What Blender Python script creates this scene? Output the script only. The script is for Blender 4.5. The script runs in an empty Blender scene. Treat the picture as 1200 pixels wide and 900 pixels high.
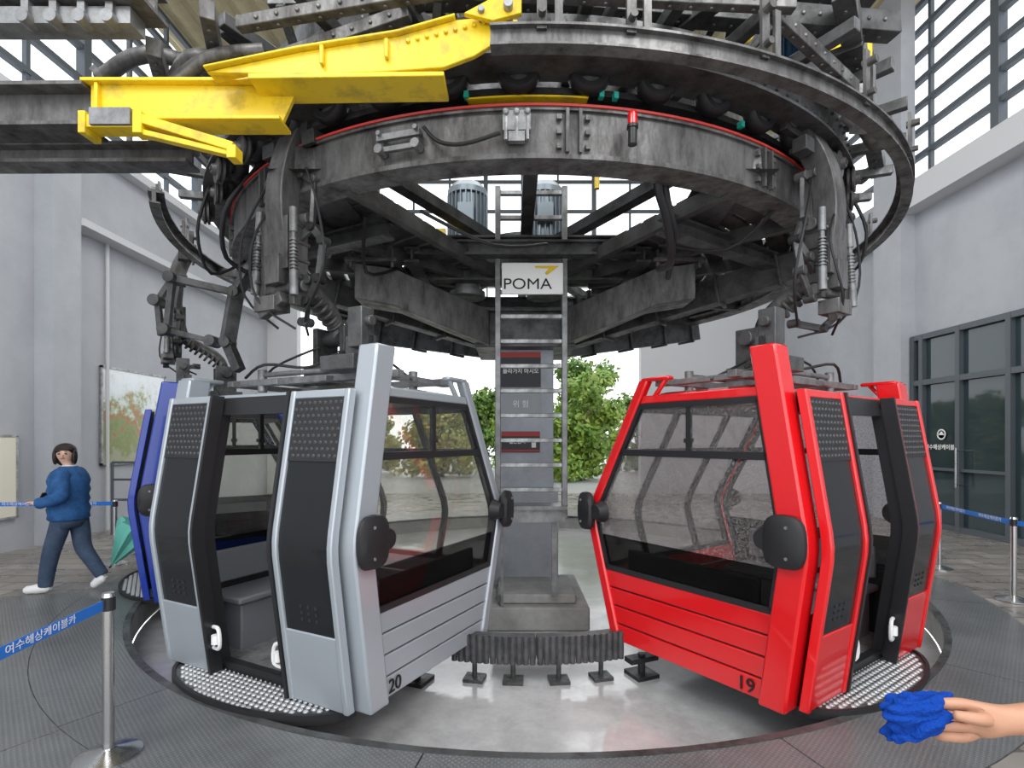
import bpy, bmesh, math, random
from mathutils import Vector, Matrix, Euler, noise
random.seed(7)
D=bpy.data; SC=bpy.context.scene; COL=SC.collection
rad=math.radians
# ---------------------------------------------------------------- materials
def mat(name,col,metal=0,rough=.5,col2=None,scale=6,lo=.4,hi=.65,bump=0,bscale=40,coat=0,r2=None,vor=None,streak=None,spec=None):
    m=D.materials.new(name); m.use_nodes=True; nt=m.node_tree; N=nt.nodes; L=nt.links
    p=N['Principled BSDF']; p.inputs['Base Color'].default_value=(*col,1)
    p.inputs['Metallic'].default_value=metal; p.inputs['Roughness'].default_value=rough
    p.inputs['Coat Weight'].default_value=coat; p.inputs['Coat Roughness'].default_value=.05
    if spec is not None: p.inputs['Specular IOR Level'].default_value=spec
    tc=N.new('ShaderNodeTexCoord'); vec=tc.outputs['Object']
    if streak:
        mp=N.new('ShaderNodeMapping'); mp.inputs['Scale'].default_value=streak; L.new(vec,mp.inputs[0]); svec=mp.outputs[0]
    else: svec=vec
    if col2 or r2 is not None:
        n=N.new('ShaderNodeTexNoise'); n.inputs['Scale'].default_value=scale; n.inputs['Detail'].default_value=9; n.inputs['Roughness'].default_value=.7
        L.new(svec,n.inputs['Vector'])
        mr=N.new('ShaderNodeMapRange'); mr.inputs[1].default_value=lo; mr.inputs[2].default_value=hi
        L.new(n.outputs['Fac'],mr.inputs[0])
        if col2:
            mx=N.new('ShaderNodeMix'); mx.data_type='RGBA'
            mx.inputs[6].default_value=(*col,1); mx.inputs[7].default_value=(*col2,1)
            L.new(mr.outputs[0],mx.inputs[0]); L.new(mx.outputs[2],p.inputs['Base Color'])
        if r2 is not None:
            m2=N.new('ShaderNodeMapRange'); m2.inputs[3].default_value=rough; m2.inputs[4].default_value=r2
            L.new(mr.outputs[0],m2.inputs[0]); L.new(m2.outputs[0],p.inputs['Roughness'])
    hsrc=None
    if vor:
        v=N.new('ShaderNodeTexVoronoi'); v.voronoi_dimensions='2D'; v.inputs['Scale'].default_value=vor; v.inputs['Randomness'].default_value=0
        mp=N.new('ShaderNodeMapping'); mp.inputs['Rotation'].default_value=(0,0,.785); L.new(vec,mp.inputs[0]); L.new(mp.outputs[0],v.inputs['Vector'])
        m3=N.new('ShaderNodeMapRange'); m3.inputs[1].default_value=.2; m3.inputs[2].default_value=.35; m3.inputs[3].default_value=1; m3.inputs[4].default_value=0
        L.new(v.outputs['Distance'],m3.inputs[0]); hsrc=m3.outputs[0]
        mv=N.new('ShaderNodeMix'); mv.data_type='RGBA'; mv.blend_type='MULTIPLY'; mv.inputs[0].default_value=1
        m4=N.new('ShaderNodeMapRange'); m4.inputs[3].default_value=.88; m4.inputs[4].default_value=1.2; L.new(hsrc,m4.inputs[0])
        src=p.inputs['Base Color'].links[0].from_socket if p.inputs['Base Color'].is_linked else None
        if src: L.new(src,mv.inputs[6])
        else: mv.inputs[6].default_value=(*col,1)
        L.new(m4.outputs[0],mv.inputs[7]); L.new(mv.outputs[2],p.inputs['Base Color'])
    elif bump:
        n3=N.new('ShaderNodeTexNoise'); n3.inputs['Scale'].default_value=bscale; n3.inputs['Detail'].default_value=4
        L.new(vec,n3.inputs['Vector']); hsrc=n3.outputs['Fac']
    if hsrc:
        b=N.new('ShaderNodeBump'); b.inputs['Strength'].default_value=bump or .5; b.inputs['Distance'].default_value=.02
        L.new(hsrc,b.inputs['Height']); L.new(b.outputs[0],p.inputs['Normal'])
    return m
def tilemat(name,c1,c2,mortar,sx,rough,bw=.6,rh=.3,ms=.012):
    m=D.materials.new(name); m.use_nodes=True; nt=m.node_tree; N=nt.nodes; L=nt.links; p=N['Principled BSDF']
    tc=N.new('ShaderNodeTexCoord'); b=N.new('ShaderNodeTexBrick'); b.inputs['Scale'].default_value=sx
    b.inputs['Color1'].default_value=(*c1,1); b.inputs['Color2'].default_value=(*c2,1); b.inputs['Mortar'].default_value=(*mortar,1)
    b.inputs['Mortar Size'].default_value=ms; b.inputs['Brick Width'].default_value=bw; b.inputs['Row Height'].default_value=rh
    L.new(tc.outputs['Object'],b.inputs['Vector'])
    n=N.new('ShaderNodeTexNoise'); n.inputs['Scale'].default_value=3; n.inputs['Detail'].default_value=8; L.new(tc.outputs['Object'],n.inputs['Vector'])
    mx=N.new('ShaderNodeMix'); mx.data_type='RGBA'; mx.blend_type='OVERLAY'; mx.inputs[0].default_value=.5
    L.new(b.outputs['Color'],mx.inputs[6]); L.new(n.outputs['Fac'],mx.inputs[7])
    L.new(mx.outputs[2],p.inputs['Base Color'])
    mr=N.new('ShaderNodeMapRange'); mr.inputs[1].default_value=.35; mr.inputs[2].default_value=.65; mr.inputs[3].default_value=rough*.5; mr.inputs[4].default_value=rough*1.3
    L.new(n.outputs['Fac'],mr.inputs[0]); L.new(mr.outputs[0],p.inputs['Roughness'])
    return m
def glass(name,tint,gloss=.5,dirt=0,dcol=(.7,.7,.7)):
    m=D.materials.new(name); m.use_nodes=True; nt=m.node_tree; N=nt.nodes; L=nt.links
    for x in list(N):
        if x.type!='OUTPUT_MATERIAL': N.remove(x)
    out=[x for x in N if x.type=='OUTPUT_MATERIAL'][0]
    t=N.new('ShaderNodeBsdfTransparent'); t.inputs[0].default_value=(*tint,1)
    g=N.new('ShaderNodeBsdfGlossy'); g.inputs['Roughness'].default_value=.02
    lw=N.new('ShaderNodeLayerWeight'); lw.inputs[0].default_value=.3
    mu=N.new('ShaderNodeMath'); mu.operation='MULTIPLY'; mu.inputs[1].default_value=gloss; L.new(lw.outputs['Fresnel'],mu.inputs[0])
    mx=N.new('ShaderNodeMixShader'); L.new(mu.outputs[0],mx.inputs[0]); L.new(t.outputs[0],mx.inputs[1]); L.new(g.outputs[0],mx.inputs[2])
    last=mx
    if dirt:
        tc=N.new('ShaderNodeTexCoord'); n=N.new('ShaderNodeTexNoise'); n.inputs['Scale'].default_value=70; n.inputs['Detail'].default_value=3
        L.new(tc.outputs['Object'],n.inputs['Vector'])
        mr=N.new('ShaderNodeMapRange'); mr.inputs[1].default_value=.5; mr.inputs[2].default_value=.72; mr.inputs[3].default_value=dirt*.4; mr.inputs[4].default_value=dirt*3.0
        L.new(n.outputs['Fac'],mr.inputs[0])
        d=N.new('ShaderNodeBsdfDiffuse'); d.inputs[0].default_value=(*dcol,1)
        m2=N.new('ShaderNodeMixShader'); L.new(mr.outputs[0],m2.inputs[0]); L.new(mx.outputs[0],m2.inputs[1]); L.new(d.outputs[0],m2.inputs[2]); last=m2
    L.new(last.outputs[0],out.inputs[0]); return m
STEEL=mat('grimy_steel',(.175,.172,.17),.4,.34,col2=(.045,.042,.04),scale=5,lo=.38,hi=.68,bump=.12,r2=.6,streak=(1.6,1.6,.5))
STEELB=mat('greasy_beam_steel',(.11,.112,.115),.35,.33,col2=(.03,.03,.028),scale=4,lo=.42,hi=.66,bump=.12,r2=.6)
STEELM=mat('ladder_grey_steel',(.26,.265,.27),.4,.4,col2=(.14,.14,.14),scale=9)
STEELL=mat('galvanised_steel',(.42,.43,.44),.5,.35,col2=(.20,.20,.20),scale=8,r2=.55)
DARK=mat('dark_greasy_steel',(.055,.055,.058),.4,.4,col2=(.018,.018,.018),scale=6,r2=.6)
DECK=mat('dark_deck_steel',(.11,.11,.11),.3,.5,col2=(.04,.038,.035),scale=4)
RUB=mat('black_rubber',(.015,.015,.017),0,.5)
RUBG=mat('worn_grey_rubber',(.08,.08,.085),0,.5,col2=(.035,.035,.035),scale=12)
BLK=mat('black_plastic',(.02,.02,.022),0,.35)
YEL=mat('yellow_paint',(.80,.56,.012),0,.4,col2=(.30,.21,.04),scale=6,lo=.50,hi=.78,bump=.05)
REDP=mat('red_paint',(.74,.008,.012),0,.22,coat=.8)
REDD=mat('red_trim_paint',(.55,.04,.03),0,.5)
SILP=mat('silver_paint',(.42,.46,.50),.3,.33,coat=.4)
BLUEP=mat('blue_paint',(.015,.05,.38),.1,.25,coat=.7)
PITM=mat('wet_concrete',(.58,.585,.59),0,.03,col2=(.36,.365,.37),scale=1.4,lo=.35,hi=.62,bump=.05,bscale=12,r2=.22,spec=1.0)
PLATE=mat('checker_plate',(.21,.22,.228),.3,.32,col2=(.14,.148,.153),scale=1.2,vor=42,bump=.35)
TREAD=mat('studded_aluminium',(.66,.67,.68),.6,.35)
TILE=tilemat('floor_tile',(.30,.28,.26),(.20,.185,.17),(.10,.09,.085),1.0,.4,.6,.3)
WALL=mat('grey_plaster',(.43,.445,.48),0,.8,col2=(.37,.385,.42),scale=.8,bump=.08,bscale=60)
WALL2=mat('light_plaster',(.56,.57,.59),0,.8)
WFR=mat('window_frame_steel',(.09,.105,.12),.2,.5)
ROOFM=mat('corrugated_roof',(.45,.39,.24),.1,.5,col2=(.33,.29,.18),scale=1)
COLM=mat('painted_column_steel',(.38,.41,.45),.2,.45,col2=(.29,.31,.34),scale=3)
CONC=mat('concrete',(.36,.36,.35),0,.8,col2=(.26,.26,.25),scale=4)
CHROME=mat('brushed_chrome',(.6,.6,.6),1,.22)
BELT=mat('blue_webbing',(.02,.17,.62),0,.7)
WHT=mat('white_paint',(.85,.85,.85),0,.5)
INK=mat('black_ink',(.01,.01,.01),0,.6)
SIGNR=mat('red_sign',(.42,.03,.03),0,.5)
TEAL=mat('teal_plastic',(.02,.40,.30),0,.5)
MOTB=mat('motor_grey_blue',(.19,.23,.26),.3,.4)
MOTD=mat('motor_dark_blue',(.02,.08,.16),.2,.4)
SEAT=mat('seat_plastic',(.20,.21,.23),0,.5)
GL=glass('clear_tinted_glass',(.96,.96,.94),.28,.035)
GLR=glass('smoky_wet_glass',(.92,.905,.905),.4,.10,(.66,.63,.62))
GLD=glass('dark_smoked_glass',(.30,.30,.30),.12,.04,(.12,.12,.12))
GLW=glass('window_glass',(.975,.98,.99),.2)
DGL=mat('dark_door_glass',(.018,.02,.022),0,.10,spec=.3)
DGL2=mat('entrance_glass',(.03,.05,.06),0,.04)
VENT=mat('perforated_black',(.02,.02,.022),0,.5)
VENT2=mat('vent_stud_grey',(.07,.07,.075),.2,.4)
SKIN=mat('skin',(.50,.26,.165),0,.5,bump=.05,bscale=200)
SKINF=mat('skin_light',(.74,.47,.36),0,.5)
DENIM=mat('denim_jacket',(.025,.12,.33),0,.85,col2=(.015,.07,.20),scale=14,bump=.3,bscale=25)
JEAN=mat('dark_jeans',(.035,.06,.11),0,.85,col2=(.06,.09,.15),scale=9)
HAIR=mat('dark_hair',(.02,.012,.01),0,.5)
CLOTH=mat('blue_cloth',(.008,.055,.34),0,.95,bump=.5,bscale=180,spec=.1)
UMB=mat('teal_nylon',(.20,.66,.56),0,.5)
# ---------------------------------------------------------------- mesh builder
class G:
    def __init__(s,m=None): s.v=[];s.f=[];s.mi=[];s.mats=[];s.cur=0; s.use(m) if m else None
    def use(s,m):
        if m not in s.mats: s.mats.append(m)
        s.cur=s.mats.index(m); return s
    def add(s,vs,fs):
        o=len(s.v); s.v+= [tuple(v) for v in vs]; s.f+=[tuple(i+o for i in f) for f in fs]; s.mi+=[s.cur]*len(fs); return s
    def box(s,c,d,R=None):
        vs=[]
        for x in(-.5,.5):
            for y in(-.5,.5):
                for z in(-.5,.5):
                    v=Vector((x*d[0],y*d[1],z*d[2])); 
                    if R: v=R@v
                    vs.append(v+Vector(c))
        return s.add(vs,[(0,1,3,2),(4,6,7,5),(0,4,5,1),(2,3,7,6),(0,2,6,4),(1,5,7,3)])
    def bar(s,p0,p1,w,h,up=(0,0,1)):
        p0=Vector(p0);p1=Vector(p1);d=p1-p0;l=d.length;d.normalize();u=Vector(up)
        sd=d.cross(u)
        if sd.length<1e-4: sd=d.cross(Vector((1,0,0)))
        sd.normalize();u=sd.cross(d)
        R=Matrix((d,sd,u)).transposed()
        return s.box((p0+p1)/2,(l,w,h),R)
    def ibeam(s,p0,p1,w,h,t=.02):
        p0=Vector(p0);p1=Vector(p1);up=Vector((0,0,h/2-t/2))
        s.bar(p0+up,p1+up,w,t); s.bar(p0-up,p1-up,w,t); return s.bar(p0,p1,t,h-t)
    def loft(s,secs,cap=True,close=True):
        n=len(secs[0]); vs=[p for q in secs for p in q]; fs=[]
        for i in range(len(secs)-1):
            for j in range(n if close else n-1):
                k=(j+1)%n; fs.append((i*n+j,i*n+k,(i+1)*n+k,(i+1)*n+j))
        if cap and close: fs.append(tuple(range(n))[::-1]); fs.append(tuple((len(secs)-1)*n+j for j in range(n)))
        return s.add(vs,fs)
    def cyl(s,p0,p1,r0,r1=None,n=16):
        r1=r0 if r1 is None else r1; p0=Vector(p0);p1=Vector(p1);d=(p1-p0).normalized()
        a=d.orthogonal().normalized();b=d.cross(a)
        ring=lambda p,r:[p+a*math.cos(t*2*math.pi/n)*r+b*math.sin(t*2*math.pi/n)*r for t in range(n)]
        return s.loft([ring(p0,r0),ring(p1,r1)])
    def lathe(s,prof,c=(0,0,0),ax=(0,0,1),n=24):
        d=Vector(ax).normalized();a=d.orthogonal().normalized();b=d.cross(a);c=Vector(c)
        return s.loft([[c+d*h+(a*math.cos(t*2*math.pi/n)+b*math.sin(t*2*math.pi/n))*max(r,.0005) for t in range(n)] for r,h in prof])
    def tube(s,pts,r,n=8,sm=4):
        P=[Vector(p) for p in pts]
        if sm>1 and len(P)>2:
            Q=[]
            for i in range(len(P)-1):
                a=P[max(i-1,0)];b=P[i];c=P[i+1];d=P[min(i+2,len(P)-1)]
                for k in range(sm):
                    t=k/sm; Q.append(.5*((2*b)+(c-a)*t+(2*a-5*b+4*c-d)*t*t+(3*b-a-3*c+d)*t**3))
            Q.append(P[-1]);P=Q
        secs=[];a=None
        for i,p in enumerate(P):
            d=(P[min(i+1,len(P)-1)]-P[max(i-1,0)]).normalized()
            a=d.orthogonal().normalized() if a is None else (a-d*a.dot(d)).normalized()
            b=d.cross(a); rr=r if not callable(r) else r(i/(len(P)-1))
            secs.append([p+a*math.cos(t*2*math.pi/n)*rr+b*math.sin(t*2*math.pi/n)*rr for t in range(n)])
        return s.loft(secs)
    def ell(s,secs,n=24):
        return s.loft([[(x+rx*math.cos(2*math.pi*k/n),y+ry*math.sin(2*math.pi*k/n),z) for k in range(n)] for x,y,z,rx,ry in secs])
    def prism(s,pts,vec):
        v=Vector(vec); return s.loft([[Vector(p) for p in pts],[Vector(p)+v for p in pts]])
    def arc(s,c,r0,r1,z0,z1,a0,a1,n=48):
        secs=[]
        for i in range(n+1):
            t=rad(a0+(a1-a0)*i/n);x,y=math.cos(t),math.sin(t)
            secs.append([(c[0]+x*r0,c[1]+y*r0,z0),(c[0]+x*r1,c[1]+y*r1,z0),(c[0]+x*r1,c[1]+y*r1,z1),(c[0]+x*r0,c[1]+y*r0,z1)])
        full=abs(a1-a0)>=359.9
        return s.loft(secs,cap=not full)
    def ball(s,c,r,nu=14,nv=9,R=None):
        if not hasattr(r,'__len__'): r=(r,r,r)
        secs=[]
        for i in range(nv+1):
            ph=-math.pi/2+math.pi*i/nv; q=[]
            for j in range(nu):
                th=2*math.pi*j/nu; v=Vector((r[0]*max(math.cos(ph),.01)*math.cos(th),r[1]*max(math.cos(ph),.01)*math.sin(th),r[2]*math.sin(ph)))
                if R: v=R@v
                q.append(v+Vector(c))
            secs.append(q)
        return s.loft(secs)
    def obj(s,name,parent=None,world=False,bevel=0,sub=0,label=None,ang=35,**pr):
        me=D.meshes.new(name)
        V=[Vector(v) for v in s.v]
        lo=Vector([min(v[i] for v in V) for i in range(3)]);hi=Vector([max(v[i] for v in V) for i in range(3)]);c=(lo+hi)/2
        if parent is None: c.z=lo.z
        me.from_pydata([v-c for v in V],[],s.f)
        for m in s.mats: me.materials.append(m)
        me.polygons.foreach_set('material_index',s.mi)
        bm=bmesh.new();bm.from_mesh(me);bmesh.ops.recalc_face_normals(bm,faces=bm.faces);bm.to_mesh(me);bm.free()
        me.shade_smooth(); me.set_sharp_from_angle(angle=rad(ang))
        o=D.objects.new(name,me);COL.objects.link(o)
        if parent: 
            o.parent=parent; o.location=c-(parent.location if world else Vector())
        else: o.location=c
        if bevel:
            b=o.modifiers.new('b','BEVEL');b.width=bevel;b.segments=2;b.limit_method='ANGLE';b.angle_limit=rad(40)
        if sub: q=o.modifiers.new('s','SUBSURF');q.levels=sub;q.render_levels=sub
        if label:o['label']=label
        for k,v in pr.items():o[k]=v
        return o
def thing(name,loc,label,cat,rot=0,group=None):
    o=D.objects.new(name,None);o.empty_display_size=.1;o.location=loc;o.rotation_euler=(0,0,rot);COL.objects.link(o)
    o['label']=label;o['category']=cat
    if group:o['group']=group
    return o
def dup(root,loc=None,rot=None):
    n=root.copy();COL.objects.link(n)
    if loc is not None:n.location=loc
    if rot is not None:n.rotation_euler=rot
    def rec(a,b):
        for ch in [x for x in D.objects if x.parent==a]:
            c=ch.copy();COL.objects.link(c);c.parent=b;rec(ch,c)
    rec(root,n);return n
def text(s,m,name,parent,loc,R,size,ext=.001,sx=1,bold=0,**pr):
    cu=D.curves.new(name,'FONT');cu.body=s;cu.size=size;cu.extrude=ext;cu.align_x='CENTER';cu.align_y='CENTER';cu.offset=bold
    o=D.objects.new(name,cu);COL.objects.link(o);bpy.context.view_layer.update()
    me=D.meshes.new_from_object(o.evaluated_get(bpy.context.evaluated_depsgraph_get()));D.objects.remove(o)
    me.materials.clear();me.materials.append(m);me.transform(Matrix.Diagonal((sx,1,1,1)));me.transform(R.to_4x4())
    n=D.objects.new(name,me);COL.objects.link(n);n.location=Vector(loc);n.parent=parent
    for k,v in pr.items():n[k]=v
    return n
RF=Matrix(((1,0,0),(0,0,-1),(0,1,0)))      # faces -Y
def skinmesh(name,pts,edges,m,parent,root,sub=2,label=None):
    bm=bmesh.new();ly=bm.verts.layers.skin.verify();K={}
    for k,p in pts.items():
        v=bm.verts.new(p[:3]);r=p[3];v[ly].radius=(r,r) if not hasattr(r,'__len__') else r;v[ly].use_root=(k==root);K[k]=v
    for e in edges:
        for a,b in zip(e[:-1],e[1:]):
            if not bm.edges.get((K[a],K[b])): bm.edges.new((K[a],K[b]))
    me=D.meshes.new(name);bm.to_mesh(me);bm.free();o=D.objects.new(name,me);COL.objects.link(o);o.parent=parent
    me.materials.append(m)
    k=o.modifiers.new('k','SKIN');k.use_smooth_shade=True
    q=o.modifiers.new('s','SUBSURF');q.levels=sub;q.render_levels=sub
    bpy.context.view_layer.update()
    dg=bpy.context.evaluated_depsgraph_get();m2=D.meshes.new_from_object(o.evaluated_get(dg));o.modifiers.clear();o.data=m2
    m2.materials.clear();m2.materials.append(m);m2.shade_smooth()
    if label:o['label']=label
    return o
S=dict(kind='structure')
# ---------------------------------------------------------------- setting
PC=(.21,7.1);RP=4.38;RO=4.95;ZP=-.26
O=(.15,6.4)
g=G(TILE);x0,x1,y0,y1=-7.4,8.0,-4,16.2;n=144
angs=sorted([2*math.pi*i/n for i in range(n)]+[math.atan2(y-PC[1],x-PC[0])%(2*math.pi) for x in(x0,x1) for y in(y0,y1)])
inn=[];out=[]
for t in angs:
    c,s_=math.cos(t),math.sin(t);ts=[]
    if c>1e-9:ts.append((x1-PC[0])/c)
    if c<-1e-9:ts.append((x0-PC[0])/c)
    if s_>1e-9:ts.append((y1-PC[1])/s_)
    if s_<-1e-9:ts.append((y0-PC[1])/s_)
    r=min(ts);inn.append((PC[0]+c*RO,PC[1]+s_*RO));out.append((PC[0]+c*r,PC[1]+s_*r))
k=len(angs)
g.loft([[(*inn[i],-.1),(*out[i],-.1),(*out[i],0),(*inn[i],0)] for i in list(range(k))+[0]],cap=False)
g.obj('floor',**S)
g=G(PLATE)
for i in range(14):
    a=i*360/14+4;g.arc(PC,RP,RO-.004,-.06,.006,a+.06,a+360/14-.06,10)
for a0,a1 in((196,214),(214.2,236),(236.2,262)):g.arc(PC,RO,RO+.95,.0,.006,a0,a1,12)
g.obj('trim_1',**S)
g=G(CONC);g.arc(PC,RP-.04,RP,ZP,-.03,0,360,120);g.arc(PC,RP-.005,RO,-.3,-.1,0,360,120);g.use(STEELB);g.arc(PC,RP-.05,RP,-.03,.01,0,360,120);g.obj('trim_2',**S)
g=G(PITM);g.lathe([(0,ZP-.04),(RP-.05,ZP-.04),(RP-.05,ZP),(0,ZP)],(PC[0],PC[1],0),n=96);g.obj('floor_pit',**S)
XL=-7.4;XR=8.0;ZW=6.8
g=G(WALL);g.box((XL-.15,6.1,ZW/2),(.3,20.2,ZW))
g.box((XL+.14,8.47,3.3),(.28,.55,6.6)); g.obj('wall_left',**S)
g=G(WALL2);g.box((XL+.16,12.2,5.25),(.32,6.9,.12));g.box((XL+.1,6.1,6.72),(.24,20.2,.16));g.obj('trim_3',**S)
g=G(WALL2);g.tube([(XL+.06,9.6,5.2),(XL+.06,9.6,2.6),(XL+.06,9.6,0)],.03,sm=1);g.obj('trim_4',**S)
g=G(WALL);g.box((XR+.15,6.1,ZW/2),(.3,20.2,ZW));g.box((XR-.14,10.9,5.4),(.28,.8,10.8));g.obj('wall_right',**S)
g=G(WALL2);g.box((XR-.18,6.1,6.35),(.36,8.8,.5));g.box((XR-.12,13.7,5.9),(.24,4.8,.14));g.obj('trim_5',**S)
g=G(WALL2);g.box((5.95,16.15,3.4),(4.1,.3,6.8));g.box((-6.95,16.15,3.4),(.9,.3,6.8));g.box((.3,16.15,6.55),(15.4,.3,.5));g.obj('wall_back',**S)
def clere(name,a,b,z0,z1,nc,nr,t=.12):
    a=Vector(a);b=Vector(b);g=G(WFR)
    for i in range(nc+1):
        p=a.lerp(b,i/nc);w=t*1.3 if i%3==0 else t*.6;g.box((p.x,p.y,(z0+z1)/2),(w,w,z1-z0))
    for j in range(nr+1):
        z=z0+(z1-z0)*j/nr;g.bar((a.x,a.y,z),(b.x,b.y,z),t*.9,t*.8)
    g.use(GLW);g.bar((a.x,a.y,(z0+z1)/2),(b.x,b.y,(z0+z1)/2),.015,z1-z0-.02);g.obj(name,**S)
clere('window_1',(XL-.15,-4,0),(XL-.15,16,0),ZW,10.8,18,7)
clere('window_2',(XR+.15,-4,0),(XR+.15,16,0),ZW,10.8,14,8)
clere('window_3',(XL,16.15,0),(XR,16.15,0),ZW,11.3,14,5,.1)
g=G(ROOFM);secs=[];m_=150
for yy in(-4.2,16.5):
    top=[];bot=[]
    for i in range(m_+1):
        x=-7.9+16.4*i/m_;z=11.5-.012*x*x+(.05 if i%4<2 else -.05)
        bot.append((x,yy,z));top.append((x,yy,11.75-.012*x*x))
    secs.append(bot+top[::-1])
g.loft(secs);g.obj('ceiling',ang=20,**S)
for i,yy in enumerate((-1,2.5,6,9.5,13)):
    g=G(YEL if i in(2,3) else WFR)
    for a in range(12):
        xa=-7.3+a*1.27;xb=xa+1.27;za=11.2-.012*xa*xa;zb=11.2-.012*xb*xb
        g.bar((xa,yy,za),(xb,yy,zb),.12,.14);g.bar((xa,yy,za-.7),(xb,yy,zb-.7),.1,.1)
        g.bar((xa,yy,za-.7),((xa+xb)/2,yy,(za+zb)/2),.05,.05);g.bar(((xa+xb)/2,yy,(za+zb)/2),(xb,yy,zb-.7),.05,.05)
    o=g.obj('roof_truss',label='yellow steel lattice truss under the corrugated roof' if i in(2,3) else 'dark steel lattice truss under the corrugated roof',category='roof truss',group='trusses under the roof')
g=G(WFR)
for yy in(7.0,7.75,8.4,9.36,10.2,10.42):g.box((XR-.06,yy,1.83),(.14,.09,3.66))
for zz in(.05,2.74,3.62):g.box((XR-.06,8.7,zz),(.13,3.5,.1))
g.box((XR-.06,9.8,1.1),(.1,.9,.05));g.box((XR-.06,8.9,1.1),(.1,.9,.05))
g.use(DGL2);g.box((XR-.03,8.7,1.83),(.03,3.45,3.6))
g.use(CHROME);g.cyl((XR-.2,9.3,.8),(XR-.2,9.3,1.5),.015);g.cyl((XR-.2,9.3,.85),(XR-.05,9.3,.85),.01);g.cyl((XR-.2,9.3,1.45),(XR-.05,9.3,1.45),.01)
g.obj('door_1',**S)
RR=Matrix(((0,0,-1),(-1,0,0),(0,1,0)))   # faces -X, reads along -Y
s=thing('door_lettering',(XR-.07,9.77,1.5),'white logo and lettering on the dark glass entrance door','lettering')
text('여수해상케이블카',WHT,'lettering',s,(0,0,0),RR,.105,bold=.002)
g=G(WHT);g.lathe([(.10,0),(.10,.004),(.075,.004),(.075,0)],(0,0,.24),ax=(-1,0,0));g.box((-.002,0,.24),(.004,.13,.02));g.prism([(0,.05,.25),(0,-.05,.25),(0,0,.30)],(-.004,0,0));g.obj('round_logo',s)
g=G(mat('wet_asphalt',(.42,.42,.42),0,.35,col2=(.32,.32,.32),scale=.5));g.box((0,46,-.16),(120,60,.2));g.obj('ground',**S)
LM=[mat('leaf_green',(.14,.27,.035),0,.6,col2=(.30,.38,.06),scale=1.5),mat('leaf_dark',(.07,.16,.025),0,.6,col2=(.17,.25,.045),scale=1.5),mat('leaf_yellow',(.42,.36,.09),0,.6,col2=(.22,.27,.05),scale=1.5)]
BARK=mat('bark',(.12,.09,.06),0,.9)
def tree(x,y,h,r,m,lab='leafy green tree on the ground outside the hall'):
    e=thing('tree',(x,y,-.06),lab,'tree',group='trees outside the hall')
    g=G(BARK);g.tube([(0,0,0),(.05,.0,h*.3),(-.03,.05,h*.6)],lambda t:.14*(1-.6*t))
    for a in range(4):g.tube([(0,0,h*.35),(math.cos(a*1.6)*r*.5,math.sin(a*1.6)*r*.5,h*.6)],.04,sm=1)
    g.obj('trunk',e)
    g=G(m);blobs=[]
    for _ in range(30):
        t=random.uniform(.04,.9);w=r*(1.0-.5*max(0,t-.45)/.55);a=random.uniform(0,6.28);q=random.uniform(.1,.8)*w
        blobs.append((q*math.cos(a),q*math.sin(a)*.7,h*t,r*random.uniform(.22,.4)*(1.1-.4*t)))
    for i in range(7000):
        b=random.choice(blobs);d=Vector((random.gauss(0,1),random.gauss(0,1),random.gauss(0,1))).normalized()
        p=Vector(b[:3])+d*b[3]*random.uniform(.3,1.15)
        if p.z<.1:continue
        u=Vector((random.gauss(0,1),random.gauss(0,1),random.gauss(0,1))).normalized();w=u.orthogonal().normalized();q=r*random.uniform(.025,.05)
        g.add([p-u*q*1.4,p+w*q,p+u*q*1.4,p-w*q],[(0,1,2,3)])
    g.obj('canopy',e)
YL='tree with yellowing leaves outside the hall'
tree(2.9,22,4.7,2.3,LM[0]);tree(7.4,27,6.2,2.4,LM[1]);tree(.4,28,4.2,2.2,LM[0]);tree(-3.2,24,3.4,2.0,LM[2],YL)
tree(-8.2,27,4.2,2.6,LM[2],YL);tree(-13.2,27,5.4,2.2,LM[1]);tree(4.6,35,7.4,3.2,LM[1]);tree(-1.8,36,5.2,3,LM[1])
# ---------------------------------------------------------------- cabins
def pr(side,z):
    def raw(z):
        T=[(0,.69),(1.0,.83),(1.92,.68)] if side>0 else [(0,.70),(1.0,1.0),(1.92,.50)]
        if z<=1:return T[0][1]+(T[1][1]-T[0][1])*z
        return T[1][1]+(T[2][1]-T[1][1])*(z-1)/.92
    return sum(raw(z+d) for d in(-.08,-.04,0,.04,.08))/5
def zs(z0,z1,st=.1):
    n=max(1,int((z1-z0)/st));return [z0+(z1-z0)*i/n for i in range(n+1)]
def strip(g,sd,z0,z1,xa,xb,o0,o1,st=.08):
    g.loft([[(xa,sd*(pr(sd,z)+o0),z),(xa,sd*(pr(sd,z)+o1),z),(xb,sd*(pr(sd,z)+o1),z),(xb,sd*(pr(sd,z)+o0),z)] for z in zs(z0,z1,st)])
def endp(g,z0,z1,xa,xb,inset=.0):
    g.loft([[(xa,-pr(-1,z)+inset,z),(xb,-pr(-1,z)+inset,z),(xb,pr(1,z)-inset,z),(xa,pr(1,z)-inset,z)] for z in zs(z0,z1)])
HX=.92
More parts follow.
